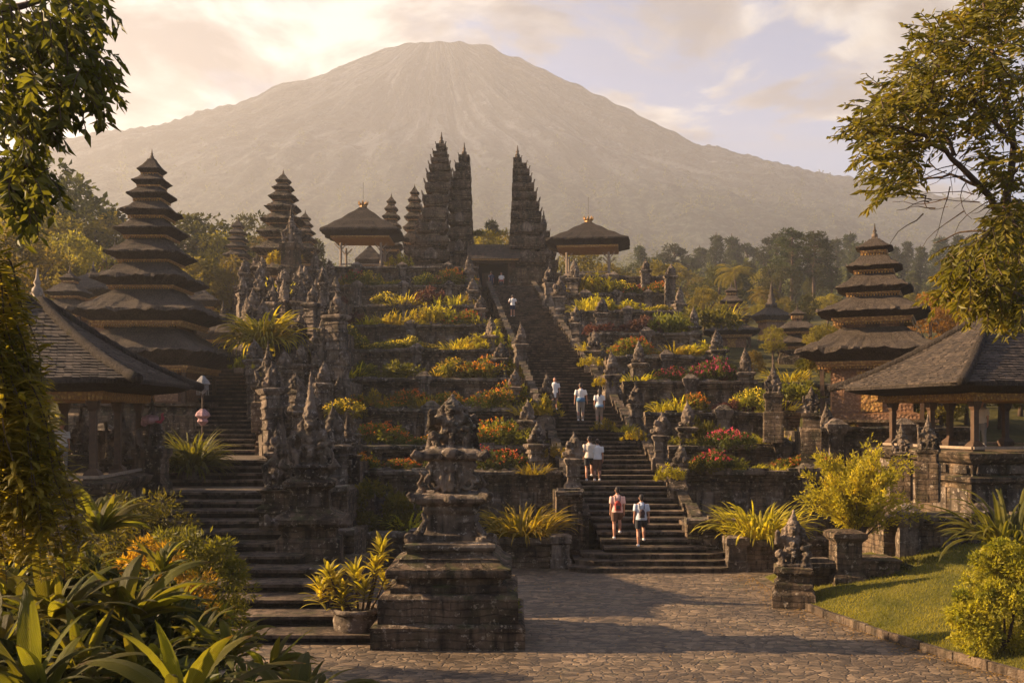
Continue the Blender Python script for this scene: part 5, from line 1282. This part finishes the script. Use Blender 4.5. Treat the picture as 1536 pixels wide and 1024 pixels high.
C=np.array(C)-np.array(inv); V,Fc=leaves(C,np.array(D),.105*rng.uniform(.7,1.3,len(C)),.042,rng=rng); lf=MB(); lf.npadd(V,Fc)
M['lf_hang']=m_leaf('leaf_hanging',(.04,.042,.008),(.11,.1,.015),.45,.4); tr.build('trunk',M['bark'],r,True); tw.build('twigs',M['bark'],r); lf.build('crown',M['lf_hang'],r)
# weeping vines
r=thing('weeping_vine','curtain of weeping vine leaves hanging down the left edge','vine',(PX(-30,6.4),6.4,2.3)); inv=Vector(r.location); st=MB(); lf=MB(); random.seed(4)
for i in range(140):
    y0=random.uniform(330,640); x0=random.uniform(-70,-5+(y0-330)*.2); x1=x0+random.uniform(15,80); y1=min(random.uniform(760,900),y0+random.uniform(180,380)); dd=6.6+random.uniform(-.7,.9); pts=[]
    n=14
    for k in range(n+1):
        u=k/n; pts.append(Vector(P(x0+(x1-x0)*u**.7+4*math.sin(u*9+i),y0+(y1-y0)*u,dd)))
    st.tube([p-inv for p in pts],[.006*(1-.6*k/n) for k in range(n+1)],3)
    for k in range(n*5):
        u=k/(n*5); q=pts[int(u*n)].lerp(pts[min(n,int(u*n)+1)],u*n-int(u*n))-inv
        blade(lf,q,random.uniform(0,2*PI),random.uniform(-.3,.6),random.uniform(.1,.18),.034,random.uniform(1.2,2.2),3)
st.build('stems',M['bark'],r); M['lf_vine']=m_leaf('leaf_vine',(.13,.125,.016),(.34,.28,.03),.6); lf.build('leaves',M['lf_vine'],r)
# ---------- carved figures
def rotm(rx=0,ry=0,rz=0): return Matrix.Rotation(R(rz),3,'Z')@Matrix.Rotation(R(ry),3,'Y')@Matrix.Rotation(R(rx),3,'X')
def volute(m,c,r,th,s=1,turns=1.6,dep=.08,plane='xz'):
    pts=[];rad=[];n=22
    for k in range(n+1):
        u=k/n; a=u*turns*2*PI; q=r*(1-.78*u); pts.append((c[0]+s*q*math.cos(a),c[1],c[2]+q*math.sin(a))); rad.append(th*(1-.4*u))
    m.tube(pts,rad,6)
def guardian(seed,wings=True,crown=.5,club=True):
    """squat temple guardian, 1 unit tall without crown, facing -Y"""
    random.seed(seed); m=MB(); E=m.ell
    E((0,.02,.3),(.2,.17,.2)); E((0,0,.5),(.19,.14,.17)); E((-.2,-.02,.56),(.1,.09,.09)); E((.2,-.02,.56),(.1,.09,.09))
    for s in (-1,1):   # knees, shins, feet
        m.tube([(s*.1,0,.2),(s*.27,-.13,.25),(s*.2,-.17,.03)],[.1,.095,.06],8); E((s*.2,-.22,.03),(.06,.1,.035)); E((s*.28,-.14,.26),(.085,.08,.09))
    m.tube([(.2,-.02,.56),(.31,-.08,.42),(.2,-.2,.38)],[.075,.06,.05],8); E((.18,-.22,.39),(.055,.05,.055))
    up=random.random()<.6
    m.tube([(-.2,-.02,.56),(-.33,-.06,.48),(-.31,-.14,.66 if up else .34)],[.075,.06,.05],8); E((-.31,-.16,.68 if up else .33),(.055,.05,.055))
    if club: m.tube([(-.31,-.17,.5 if up else .1),(-.34,-.17,.95 if up else .5)],[.03,.055],8)
    E((0,-.04,.75),(.125,.13,.13)); E((0,-.16,.73),(.06,.05,.05)); E((-.05,-.15,.79),(.03,.03,.028)); E((.05,-.15,.79),(.03,.03,.028)); E((0,-.14,.68),(.07,.04,.022))
    for s in (-1,1): E((s*.14,-.02,.74),(.04,.04,.075)); E((s*.15,-.02,.66),(.045,.045,.045)); m.tube([(s*.1,.05,.8),(s*.2,.08,.72),(s*.22,.08,.52)],[.05,.05,.03],6)
    z=.84; r_=.13
    for k in range(4): m.lathe([(r_,z),(r_*1.12,z+crown*.06),(r_*.85,z+crown*.2)],n=10); z+=crown*.18; r_*=.72
    m.lathe([(r_,z),(r_*.8,z+crown*.15),(.01,z+crown*.45)],n=8)
    # belt cloth and chest plate
    m.box((0,-.19,.16),(.12,.06,.3),0,.7); E((0,-.13,.46),(.1,.05,.06)); 
    for k in range(5): a=-.6+k*.3; E((math.sin(a)*.2,-.16*math.cos(a)+.01,.35),(.045,.03,.045))
    if wings:
        for s in (-1,1):
            for k in range(5):
                a=.2+k*.28; pts=[Vector((s*.12,.12,.5)),Vector((s*(.25+.07*math.cos(a)),.15,.5+.18*math.sin(a)-.1)),Vector((s*(.34+.08*math.cos(a)),.15,.45+.42*math.sin(a)-.22))]; m.tube(pts,[.06,.055,.02],6)
            m.loft([[(s*.1,.1,.02),(s*.42,.1,.0),(s*.42,.2,.0),(s*.1,.2,.02)],[(s*.1,.1,.55),(s*.36,.1,.35),(s*.36,.2,.35),(s*.1,.2,.55)]])
    E((0,0,.04),(.36,.27,.06)); return m
GP={}
def gfig(key,**kw):
    o=fuse(guardian(**kw),'figure',M['carved'],.015,.05,.07); GP[key]=o.data; bpy.data.objects.remove(o)
gfig('wing',seed=1,wings=True,crown=.5); gfig('plain',seed=2,wings=False,crown=.55); gfig('tall',seed=5,wings=True,crown=.72); gfig('squat',seed=3,wings=True,crown=.16,club=False); gfig('kneel',seed=8,wings=False,crown=.28,club=False)
random.seed(40)
# central monument
d=20.6; mx=PX(674,d)
r=thing('carved_monument','tall tiered mossy stone monument standing alone on the plaza near the centre','monument',(mx,d+1.0,0))
def prt(name,prof,mat='stone_wall',jit=.008,seg=5,bw=.018):
    m=MB(); m.stack(prof,0,0,0,1,jit,seg); return bevel(m.build(name,M[mat],r),bw,2)
prt('base',[(1.56,-.1),(1.56,.44),(1.5,.5),(1.43,.5),(1.42,1.0),(1.36,1.06),(1.2,1.08),(1.2,1.2),(1.1,1.26)])
prt('lower_cornice',[(1.1,1.22),(1.1,1.36),(1.28,1.4),(1.3,1.5),(1.28,1.58),(1.15,1.62),(1.05,1.7),(1.05,1.76),(.98,1.8),(.9,1.84),(.9,1.9)])
prt('table_slab',[(.86,1.88),(.94,1.93),(.96,1.99),(.94,2.05),(.8,2.08)],'coping')
prt('neck',[(.62,2.06),(.62,2.2),(.56,2.24),(.52,2.3),(.5,2.62),(.56,2.68),(.6,2.74),(.58,2.8),(.66,2.84),(.74,2.9),(.78,2.98),(.72,3.04),(.5,3.08)],'carved',.01)
m=MB(); m.stack([(.38,2.38),(.38,2.58)],0,-.14); m.build('inset_panel',M['carved'],r)
m=MB(); m.stack([(.42,3.05),(.36,3.15),(.4,3.3),(.44,3.5),(.42,3.7),(.5,3.76)],seg=3)
for s in (-1,1):
    for yy in (-.34,.3): volute(m,(s*.36,yy*1.3,3.3),.2,.05,s); volute(m,(s*.38,yy*1.3,3.6),.14,.04,s); m.tube([(s*.14,yy*1.3,3.1),(s*.2,yy*1.35,3.4),(s*.14,yy*1.3,3.7)],[.05,.07,.05],6)
    m.tube([(s*.62,-.1,3.1),(s*.72,-.12,3.25),(s*.62,-.12,3.42),(s*.7,-.1,3.5)],[.06,.05,.04,.03],6); m.ell((s*.66,-.1,3.08),(.12,.12,.1))
m.ell((0,-.45,3.3),(.13,.08,.22)); m.ell((0,-.46,3.6),(.15,.08,.1)); m.ell((0,-.52,3.4),(.05,.05,.09))
b=fuse(m,'scrolled_body',M['carved'],.022,.035,.09,r)
prt('upper_slab',[(.4,3.72),(.52,3.78),(.6,3.82),(.64,3.92),(.6,3.98),(.5,4.02)],'carved',.014)
m=MB()
for s in (-1,1):
    m.tube([(s*.5,-.5,3.9),(s*.68,-.58,3.86),(s*.8,-.6,3.95)],[.12,.12,.1],8)
    m.tube([(s*.62,-.62,3.03),(s*.8,-.72,3.0),(s*.88,-.76,3.1)],[.1,.1,.06],8)
m.ell((0,-.6,3.94),(.2,.12,.12)); m.ell((0,-.8,2.98),(.13,.1,.1))
fz=islands(m)
for q in fz: fuse(q,'corner_ornament',M['carved'],.02,.03,.08,r)
f=mkobj('statue',GP['squat'],r,(0,0,3.98),0,(1.42,1.25,1.2)); f['label']='winged guardian figure with draped wings on top of the monument'
for s in (-1,1):
    m=MB(); m.ell((0,0,.1),(.2,.13,.12)); m.tube([(0,0,.15),(-s*.12,0,.3),(-s*.2,.02,.5),(-s*.12,.02,.66)],[.1,.09,.06,.03],8); m.ell((s*.16,0,.08),(.1,.1,.09)); volute(m,(s*.12,-.1,.14),.1,.035,s)
    for yy in (-.68,):
        q=fuse(m,'lion_scroll',M['carved'],.018,.02,.07,r); q.location=(s*.72,yy,2.03)
# big carved statue by the side stair
def statue_thing(label,x,yb,d,prof,key,fs,fz_,rz=0,z0=None,side=None,name='guardian_statue',group='carved guardian statues'):
    z=PZ(yb,d) if z0 is None else z0
    r=thing(name,label,'statue',(PX(x,d),d,z),rz,group); m=MB(); m.stack(prof,seg=4,jit=.01); bevel(m.build('pedestal',M['stone_wall'],r),.015)
    o=mkobj('figure',GP[key],r,(0,0,fz_),0,fs); return r
d=26.6
r=statue_thing('tallest crowned guardian statue on a stacked pedestal right of the lower side stair',466,0,d,[(.92,-.1),(.92,.5),(.85,.56),(.82,1.5),(.7,1.55),(.7,1.75),(.82,1.85),(.95,1.92),(.95,2.04),(.8,2.1),(.6,2.2),(.52,2.28),(.5,2.75),(.58,2.82),(.68,2.88),(.68,3.0),(.5,3.06)],'tall',1.55,3.35,.12,0)
m=MB(); m.stack([(.46,3.0),(.38,3.1),(.42,3.3),(.56,3.38)],seg=3)
for s in (-1,1): volute(m,(s*.4,-.42,3.2),.18,.06,s); m.tube([(s*.55,-.5,3.35),(s*.72,-.6,3.45),(s*.66,-.6,3.6)],[.12,.1,.04],7); m.tube([(s*.8,-.8,1.95),(s*1.0,-.95,2.0),(s*1.05,-.98,2.2)],[.16,.14,.06],7)
m.ell((0,-.45,3.2),(.16,.1,.14)); 
for q in islands(m): fuse(q,'scroll_ornament',M['carved'],.025,.04,.1,r)
m=MB(); m.stack([(.3,2.36),(.3,2.68)],0,-.24); m.build('niche_panel',M['carved'],r)
statue_thing('smaller guardian with a raised arm standing just left of the tallest crowned statue',424,0,27.6,[(.5,.8),(.5,2.0),(.6,2.1),(.6,2.2),(.45,2.3),(.45,2.6),(.58,2.7)],'plain',1.35,2.7,-.1,0)
statue_thing('squat guardian statue on the wall right above the tall crowned statue',521,0,33.5,[(.4,1.2),(.4,3.3),(.5,3.4)],'plain',1.0,3.4,.2,0)
statue_thing('kneeling guardian statue on a mossy stacked base beside the lawn',1190,912,24.8,[(.52,-.1),(.52,.4),(.45,.5),(.46,.66),(.38,.7),(.4,.86),(.48,.94),(.46,1.05),(.36,1.08)],'kneel',1.22,1.06,-.25)
terrace_wall('low stone wall running from the kneeling statue to the post beside the lawn',25.6,0,1.0,PX(1208,25.4),PX(1262,25.6),.8,(),'low_wall',cat='wall')
r=thing('stone_post','square carved stone post with a flared cap between the low wall and the yellow shrub','post',(PX(1268,25.6),25.6,0))
m=MB(); m.stack([(.42,-.1),(.42,.62),(.38,.68),(.33,.74),(.33,1.5),(.38,1.56),(.44,1.62),(.44,1.74),(.3,1.8)],seg=3,jit=.01); bevel(m.build('shaft',M['stone_wall'],r),.015)
random.seed(3); m=MB(); m.stack([(.5,-.1),(.52,.5),(.56,.95),(.62,1.05)],.75,.3,0,1,.012,3); bevel(m.build('planter_box',M['stone_wall'],r),.015)
for i,(x,yb,d,key,fs,ph,lab,rz) in enumerate([
 (182,735,31.5,'wing',1.25,1.0,'carved guardian statue left of the pink ornament, in front of the tiled pavilion',.2),
 (228,738,30.8,'plain',1.15,1.35,'dark guardian statue carrying the pink and white ornament on its crown',0),
 (122,735,31,'plain',1.1,1.1,'shaded guardian statue nearest the left edge under the tiled pavilion eave',.4),
 (1160,625,38.5,'plain',.9,.9,'weathered guardian on the court wall at the right end of the fourth terrace',-.2),
 (1217,650,34,'kneel',.8,.7,'small guardian on the court wall below the large right meru tower',-.3),
 (1392,700,28.6,'wing',.75,.5,'pale guardian statue between the front posts of the right pavilion',-.5),
 (1352,700,29.4,'plain',.7,.4,'slim guardian statue by the leftmost post of the right pavilion',-.5),
 (437,410,69,'tall',1.7,2.0,'crowned guardian on the highest block of the bank left of the terraces',0),
 (402,610,38.5,'plain',1.2,.8,'guardian statue on the bank right beside the side stair landing',-.1),
 (505,700,35.2,'kneel',1.1,.6,'kneeling guardian at the left end of the lowest terrace wall',0)]):
    w=.38*fs/1.1; statue_thing(lab,x,yb,d,[(w*1.2,-1.0),(w*1.2,ph*.2),(w,ph*.25),(w,ph*.75),(w*1.2,ph*.85),(w*1.2,ph)],key,fs,ph,rz)
# pink and white ornament, tasselled lamp
r=thing('cloth_ornament','pink and white bundled cloth ornament with a dark red curl on a statue head','ornament',(PX(226,30.6),30.6,PZ(634,30.6)))
M['pinkwhite']=m_plain('pink_white_cloth',(.36,.2,.19),.7,.5,7); M['crimson']=m_plain('crimson_cloth',(.35,.04,.06),.6); M['whitecloth']=m_plain('white_cloth',(.24,.22,.2),.85,.4,5,.5,.01)
m=MB(); m.ell((-.05,0,.1),(.24,.18,.15)); m.ell((.12,0,.14),(.14,.12,.1)); m.ell((-.2,0,.0),(.1,.1,.12)); fuse(m,'bundle',M['pinkwhite'],.02,.04,.1,r)
m=MB(); m.tube([(.15,0,.05),(.3,0,.02),(.38,0,.14),(.34,0,.26),(.4,0,.3)],[.04,.05,.045,.035,.02],8); m.build('curl',M['crimson'],r,True)
m=MB(); m.tube([(-.1,0,-.7),(-.02,0,0)],.025,6); m.build('stick',M['wood'],r)
r=thing('lantern','ornate white tasselled lantern hanging beside the tall meru at the side stair','lantern',(PX(304,36),36,PZ(665,36)))
m=MB(); m.tube([(0,0,-.3),(0,0,2.2)],.035,7); m.build('pole',M['wood'],r)
m=MB(); m.lathe([(.05,2.45),(.2,2.25),(.24,2.15),(.14,2.1),(.2,2.0),(.08,1.85),(.04,1.8)],n=14,rib=.14); m.build('upper_shade',M['whitecloth'],r)
m=MB(); m.lathe([(.07,1.25),(.2,1.12),(.24,1.0),(.13,.9),(.18,.8),(.05,.65)],n=14,rib=.14); m.build('lower_shade',M['pinkwhite'],r)
m=MB()
for i in range(10): a=i*PI/5; m.tube([(.2*math.cos(a),.2*math.sin(a),2.15),(.21*math.cos(a),.21*math.sin(a),1.75)],.018,4)
build_each(m,'tassel',M['whitecloth'],r)
# ---------- people
M['skin']=m_plain('skin',(.42,.2,.12),.55,.12,4,.1,.003,spec=.4)
M['hair']=m_plain('hair',(.02,.013,.01),.5,.3,30,.6,.01)
def cloth(name,c,v=.1): M[name]=m_plain(name,c,.85,v,9,.6,.012); return name
for n_,c_ in (('white_shirt',(.68,.64,.6)),('cream_shirt',(.66,.56,.45)),('salmon_shirt',(.68,.42,.35)),('paleblue_shirt',(.52,.55,.6)),('blue_cloth',(.06,.15,.27)),('light_blue',(.25,.38,.5)),('brown_shorts',(.13,.07,.045)),('dark_shorts',(.03,.03,.034)),('grey_trousers',(.24,.22,.2)),('tan_trousers',(.3,.22,.16)),('navy',(.025,.035,.07)),('shoe_white',(.7,.68,.66)),('pack_dark',(.05,.03,.03)),('red_shirt',(.3,.04,.03))): cloth(n_,c_)
def person(label,x,yf,d,H,rz=0,shirt='white_shirt',legs='brown_shorts',short=True,stride=.12,arms=(8,8),bent=(12,12),long_top=0,hair='short',twist=0,zf=None,seed=1,accent=None,step=0.17,robe=False,kname='person'):
    """faces +Y before rz; stands with the forward foot one tread higher when stride is set"""
    random.seed(seed); zf=PZ(yf,d) if zf is None else zf
    r=thing('person',label,'person',(PX(x,d),d,zf),rz,'visitors on the great stair'); s=H/1.72
    V3=lambda a:tuple(q*s for q in a)
    b=MB(); T=lambda pts,rad,n=10:b.tube([V3(p) for p in pts],[q*s for q in rad],n); E=lambda c,q,mm=None:b.ell(V3(c),V3(q),mm,12,8)
    ks=[]
    for sd in (-1,1):
        f=stride if sd>0 else -stride*.35; up=step*(1 if stride>.15 and sd>0 else 0); hip=(sd*.095,0,.9); ank=(sd*.11,f,.085+up); kn=(sd*.105,(f*.5+.07+ (.12 if up else 0)),.49+up*.7)
        T([hip,(sd*.1,(kn[1])*.5+.01,(.9+kn[2])/2),kn,(sd*.108,(kn[1]+ank[1])/2-.035,(kn[2]+ank[2])/2+.03),ank],[.088,.08,.056,.058,.038]); ks.append((hip,kn,ank))
        T([(ank[0],ank[1]-.05,.045+up),(ank[0]+sd*.01,ank[1]+.06,.04+up),(ank[0]+sd*.02,ank[1]+.17,.028+up)],[.038,.042,.026])
    E((0,0,.93),(.155,.11,.12)); E((0,.005,1.1),(.13,.1,.16)); E((0,0,1.28),(.165,.11,.17)); E((0,-.01,1.4),(.16,.085,.07))
    T([(0,-.01,1.4),(0,0,1.52)],[.06,.052]); E((0,.01,1.62),(.075,.095,.115)); E((0,.06,1.575),(.05,.05,.055))
    E((0,.108,1.612),(.014,.02,.022)); E((-.032,.09,1.635),(.014,.012,.01)); E((.032,.09,1.635),(.014,.012,.01)); E((0,.1,1.57),(.028,.012,.009))
    for sd in (-1,1): E((sd*.078,0,1.615),(.012,.02,.03))
    hand=[];fing=MB(); sl=[]
    for q,sd in enumerate((-1,1)):
        a=R(arms[q]); sh=Vector((sd*.175,-.01,1.41)); el=sh+Vector((sd*math.sin(a)*.3,-.01,-math.cos(a)*.3)); bn=R(bent[q]); wr=el+Vector((sd*math.sin(a)*.1,math.sin(bn)*.25,-math.cos(bn)*.25))
        T([sh,(sh+el)/2,el,(el+wr)/2,wr],[.052,.045,.036,.033,.024]); dr=(wr-el).normalized(); palm=wr+dr*.055
        b.tube([V3(wr),V3(wr+dr*.04),V3(wr+dr*.085)],[.024*s,.03*s,.026*s],8); sl.append((sh,el,wr))
        for k,(L,o) in enumerate(((.07,-.027),(.078,-.009),(.073,.009),(.058,.026))):
            base=wr+dr*.08+Vector((0,o,0)); m1=base+dr*L*.5+Vector((-sd*.006,0,0)); tp=base+dr*L*.9+Vector((-sd*.03,0,0)); fing.tube([V3(base-dr*.01),V3(m1),V3(tp)],[.0088*s,.008*s,.006*s],6)
        tb=wr+dr*.03+Vector((0,.024,0)); fing.tube([V3(tb),V3(tb+dr*.03+Vector((-sd*.005,.022,0))),V3(tb+dr*.06+Vector((-sd*.012,.026,0)))],[.011*s,.01*s,.007*s],6)
    fuse(b,'body',M['skin'],.014*s,parent=r,extra=fing)
    c=MB(); T=lambda pts,rad,n=12:c.tube([V3(p) for p in pts],[q*s for q in rad],n); E=lambda cc,q:c.ell(V3(cc),V3(q),None,14,9)
    bot=.88-long_top
    c.lathe([(.001,bot*s),(.195*s,bot*s),(.19*s,(bot+.1)*s),(.168*s,1.1*s),(.19*s,1.28*s),(.185*s,1.38*s),(.09*s,1.46*s),(.07*s,1.48*s)],n=16)
    for i in range(len(c.v)): v=c.v[i]; c.v[i]=(v[0],v[1]*.74,v[2])
    for sh,el,wr in sl: T([sh+Vector((0,0,-.0)),(sh*.35+el*.65),(sh*.2+el*.8)],[.08,.076,.078])
    fuse(c,'shirt',M[shirt],.016*s,.012,.08,r)
    c=MB()
    for hip,kn,ank in ks:
        end=Vector(kn)*.75+Vector(hip)*.25 if short else Vector(ank)+Vector((0,0,.02)); mid=Vector(kn)
        if short: T([hip,(Vector(hip)+end)/2,end],[.115,.112,.108])
        else: T([hip,(Vector(hip)+mid)/2,mid,(mid+end)/2,end],[.112,.098,.078,.07,.066])
    E((0,0,.92),(.17,.125,.11)); fuse(c,'trousers' if not short else 'shorts',M[legs],.016*s,.008,.08,r)
    for hip,kn,ank in ks:
        c=MB(); a=Vector(ank); T([a+Vector((0,-.055,-.05)),a+Vector((0,.05,-.045)),a+Vector((0,.17,-.06))],[.045,.05,.034]); c.build('shoe',M['shoe_white'],r,True)
    c=MB()
    if hair=='short': E((0,-.012,1.655),(.083,.098,.095)); E((0,-.05,1.6),(.07,.06,.08))
    elif hair=='bun': E((0,-.012,1.65),(.085,.1,.098)); E((0,-.05,1.6),(.072,.06,.08)); E((0,-.1,1.68),(.045,.045,.045))
    else: E((0,-.012,1.65),(.086,.1,.1)); T([(0,-.06,1.65),(0,-.1,1.5),(0,-.11,1.33)],[.075,.07,.03])
    # keep the face clear
    fuse(c,'hair',M['hair'],.014*s,.01,.03,r)
    if accent:
        c=MB(); z0,z1,mt,nm_=accent; c.lathe([(.2*s,z0*s),(.205*s,(z0+z1)/2*s),(.19*s,z1*s),(.17*s,z1*s),(.17*s,z0*s)],n=18)
        for i in range(len(c.v)): v=c.v[i]; c.v[i]=(v[0],v[1]*.78,v[2])
        c.build(nm_,M[mt],r,True)
    return r
def backpack(label,x,yf,d,H,rz,mat,sc=1,z=None):
    s=H/1.72; zf=PZ(yf,d)
    off=Vector((0,-.19*s,1.12*s)); off.rotate(Matrix.Rotation(rz,3,'Z')); r=thing('backpack',label,'backpack',(PX(x,d)+off.x,d+off.y,zf+off.z),rz)
    m=MB(); m.ell((0,0,0),(.12*s*sc,.075*s,.17*s*sc)); m.box((0,-.01,-.04*s),(.2*s*sc,.12*s,.24*s*sc),0,.85); fuse(m,'pouch',M[mat],.014*s,.01,.05,r)
    for q in (-1,1):
        m=MB(); m.tube([(q*.07*s,.02*s,.14*s),(q*.085*s,.1*s,.3*s),(q*.09*s,.2*s,.33*s),(q*.1*s,.29*s,.24*s),(q*.11*s,.3*s,0)],.014*s,6); m.build('strap',M['pack_dark'],r,True)
    m=MB(); m.box((0,-.075*s,-.05*s),(.14*s*sc,.04*s,.12*s*sc),0,.9); bevel(m.build('pocket',M['pack_dark'],r),.01)
def onstair(y): # depth at which the stair surface projects to pixel row y
    lo,hi=31.3,82
    for _ in range(50):
        mid=(lo+hi)/2
        yy=HY-(stair_z(mid)+.1-CZ)/mid*F
        if yy>y: lo=mid
        else: hi=mid
    return lo
def snap(y):
    d=onstair(y); k=math.floor((d-31.2)/(RI/.2925)); dd=31.2+k*(RI/.2925)+.26; return dd,.45+RI*(k+1)-.02+.018
PEOPLE=[('person in a salmon shirt and brown shorts climbing at left of the lowest pair',926,812,77,dict(shirt='salmon_shirt',legs='brown_shorts',stride=.2,seed=1)),
('person in a pale blue shirt and dark shorts climbing at right of the lowest pair',962,813,77,dict(shirt='paleblue_shirt',legs='dark_shorts',stride=.18,arms=(10,12),seed=2)),
('person in a cream shirt and black shorts walking left in the close couple',884,717,66,dict(shirt='cream_shirt',legs='dark_shorts',stride=.2,hair='short',seed=3)),
('person in a white top and brown trousers leaning close at right in the couple',896,719,62,dict(shirt='white_shirt',legs='brown_shorts',short=False,stride=.12,hair='bun',seed=4)),
('person in white shirt, blue waist wrap and grey trousers, middle of the trio',871,633,56,dict(shirt='white_shirt',legs='grey_trousers',short=False,arms=(14,18),accent=(.86,1.06,'blue_cloth','waist_wrap'),seed=5)),
('person in white shirt with light blue hem, tan trousers, rightmost of the trio',899,634,53,dict(shirt='white_shirt',legs='tan_trousers',short=False,arms=(10,10),accent=(.84,.98,'light_blue','shirt_hem'),hair='long',seed=6)),
('person in a long loose white robe coming down the stair, leftmost of the trio',832,611,38,dict(shirt='white_shirt',legs='brown_shorts',short=True,rz=PI,long_top=.25,arms=(14,14),seed=7)),
('lone person in a white top and dark shorts high up on the great stair',769,474,29,dict(shirt='white_shirt',legs='navy',short=True,arms=(25,25),bent=(80,80),hair='bun',seed=8))]
for lab,x,y,hp,kw in PEOPLE:
    d,z=snap(y); H=max(1.5,min(1.82,hp*d/F)); person(lab,x,y,d,H,zf=z,**kw)
    if kw['seed']==1: backpack('small dark red backpack on the salmon-shirted person',x,HY+(CZ-z)/d*F,d,H,0,'red_shirt')
    if kw['seed']==2: backpack('slim dark backpack on the person in the pale blue shirt',x,HY+(CZ-z)/d*F,d,H,0,'pack_dark',.85)
zc=15.5
person('shadowed person in a dark blue outfit in the gatehouse doorway, at left',737,0,85.4,1.65,zf=zc,shirt='navy',legs='navy',short=False,seed=9,rz=.4,stride=.05)
person('shadowed person in a white top standing inside the gatehouse, at right',752,0,85.9,1.65,zf=zc,shirt='white_shirt',legs='dark_shorts',short=False,seed=10,rz=2.8,stride=.05,accent=(.9,1.05,'red_shirt','sash'))
person('person in pale clothes standing between the posts of the right pavilion',1472,0,34.0,1.6,zf=3.66,shirt='cream_shirt',legs='grey_trousers',short=False,seed=11,rz=2.4,stride=.06)
person('small figure in white under the far left tiled pavilion',93,0,30.4,1.5,zf=3.02,shirt='white_shirt',legs='grey_trousers',short=False,seed=12,rz=-2.6,stride=.06)
for o in list(COL.objects):
    if o.name in('person.010','person.011'): o['group']='people resting in the pavilions'
    if o.name in('person.008','person.009'): o['group']='visitors in the gatehouse'
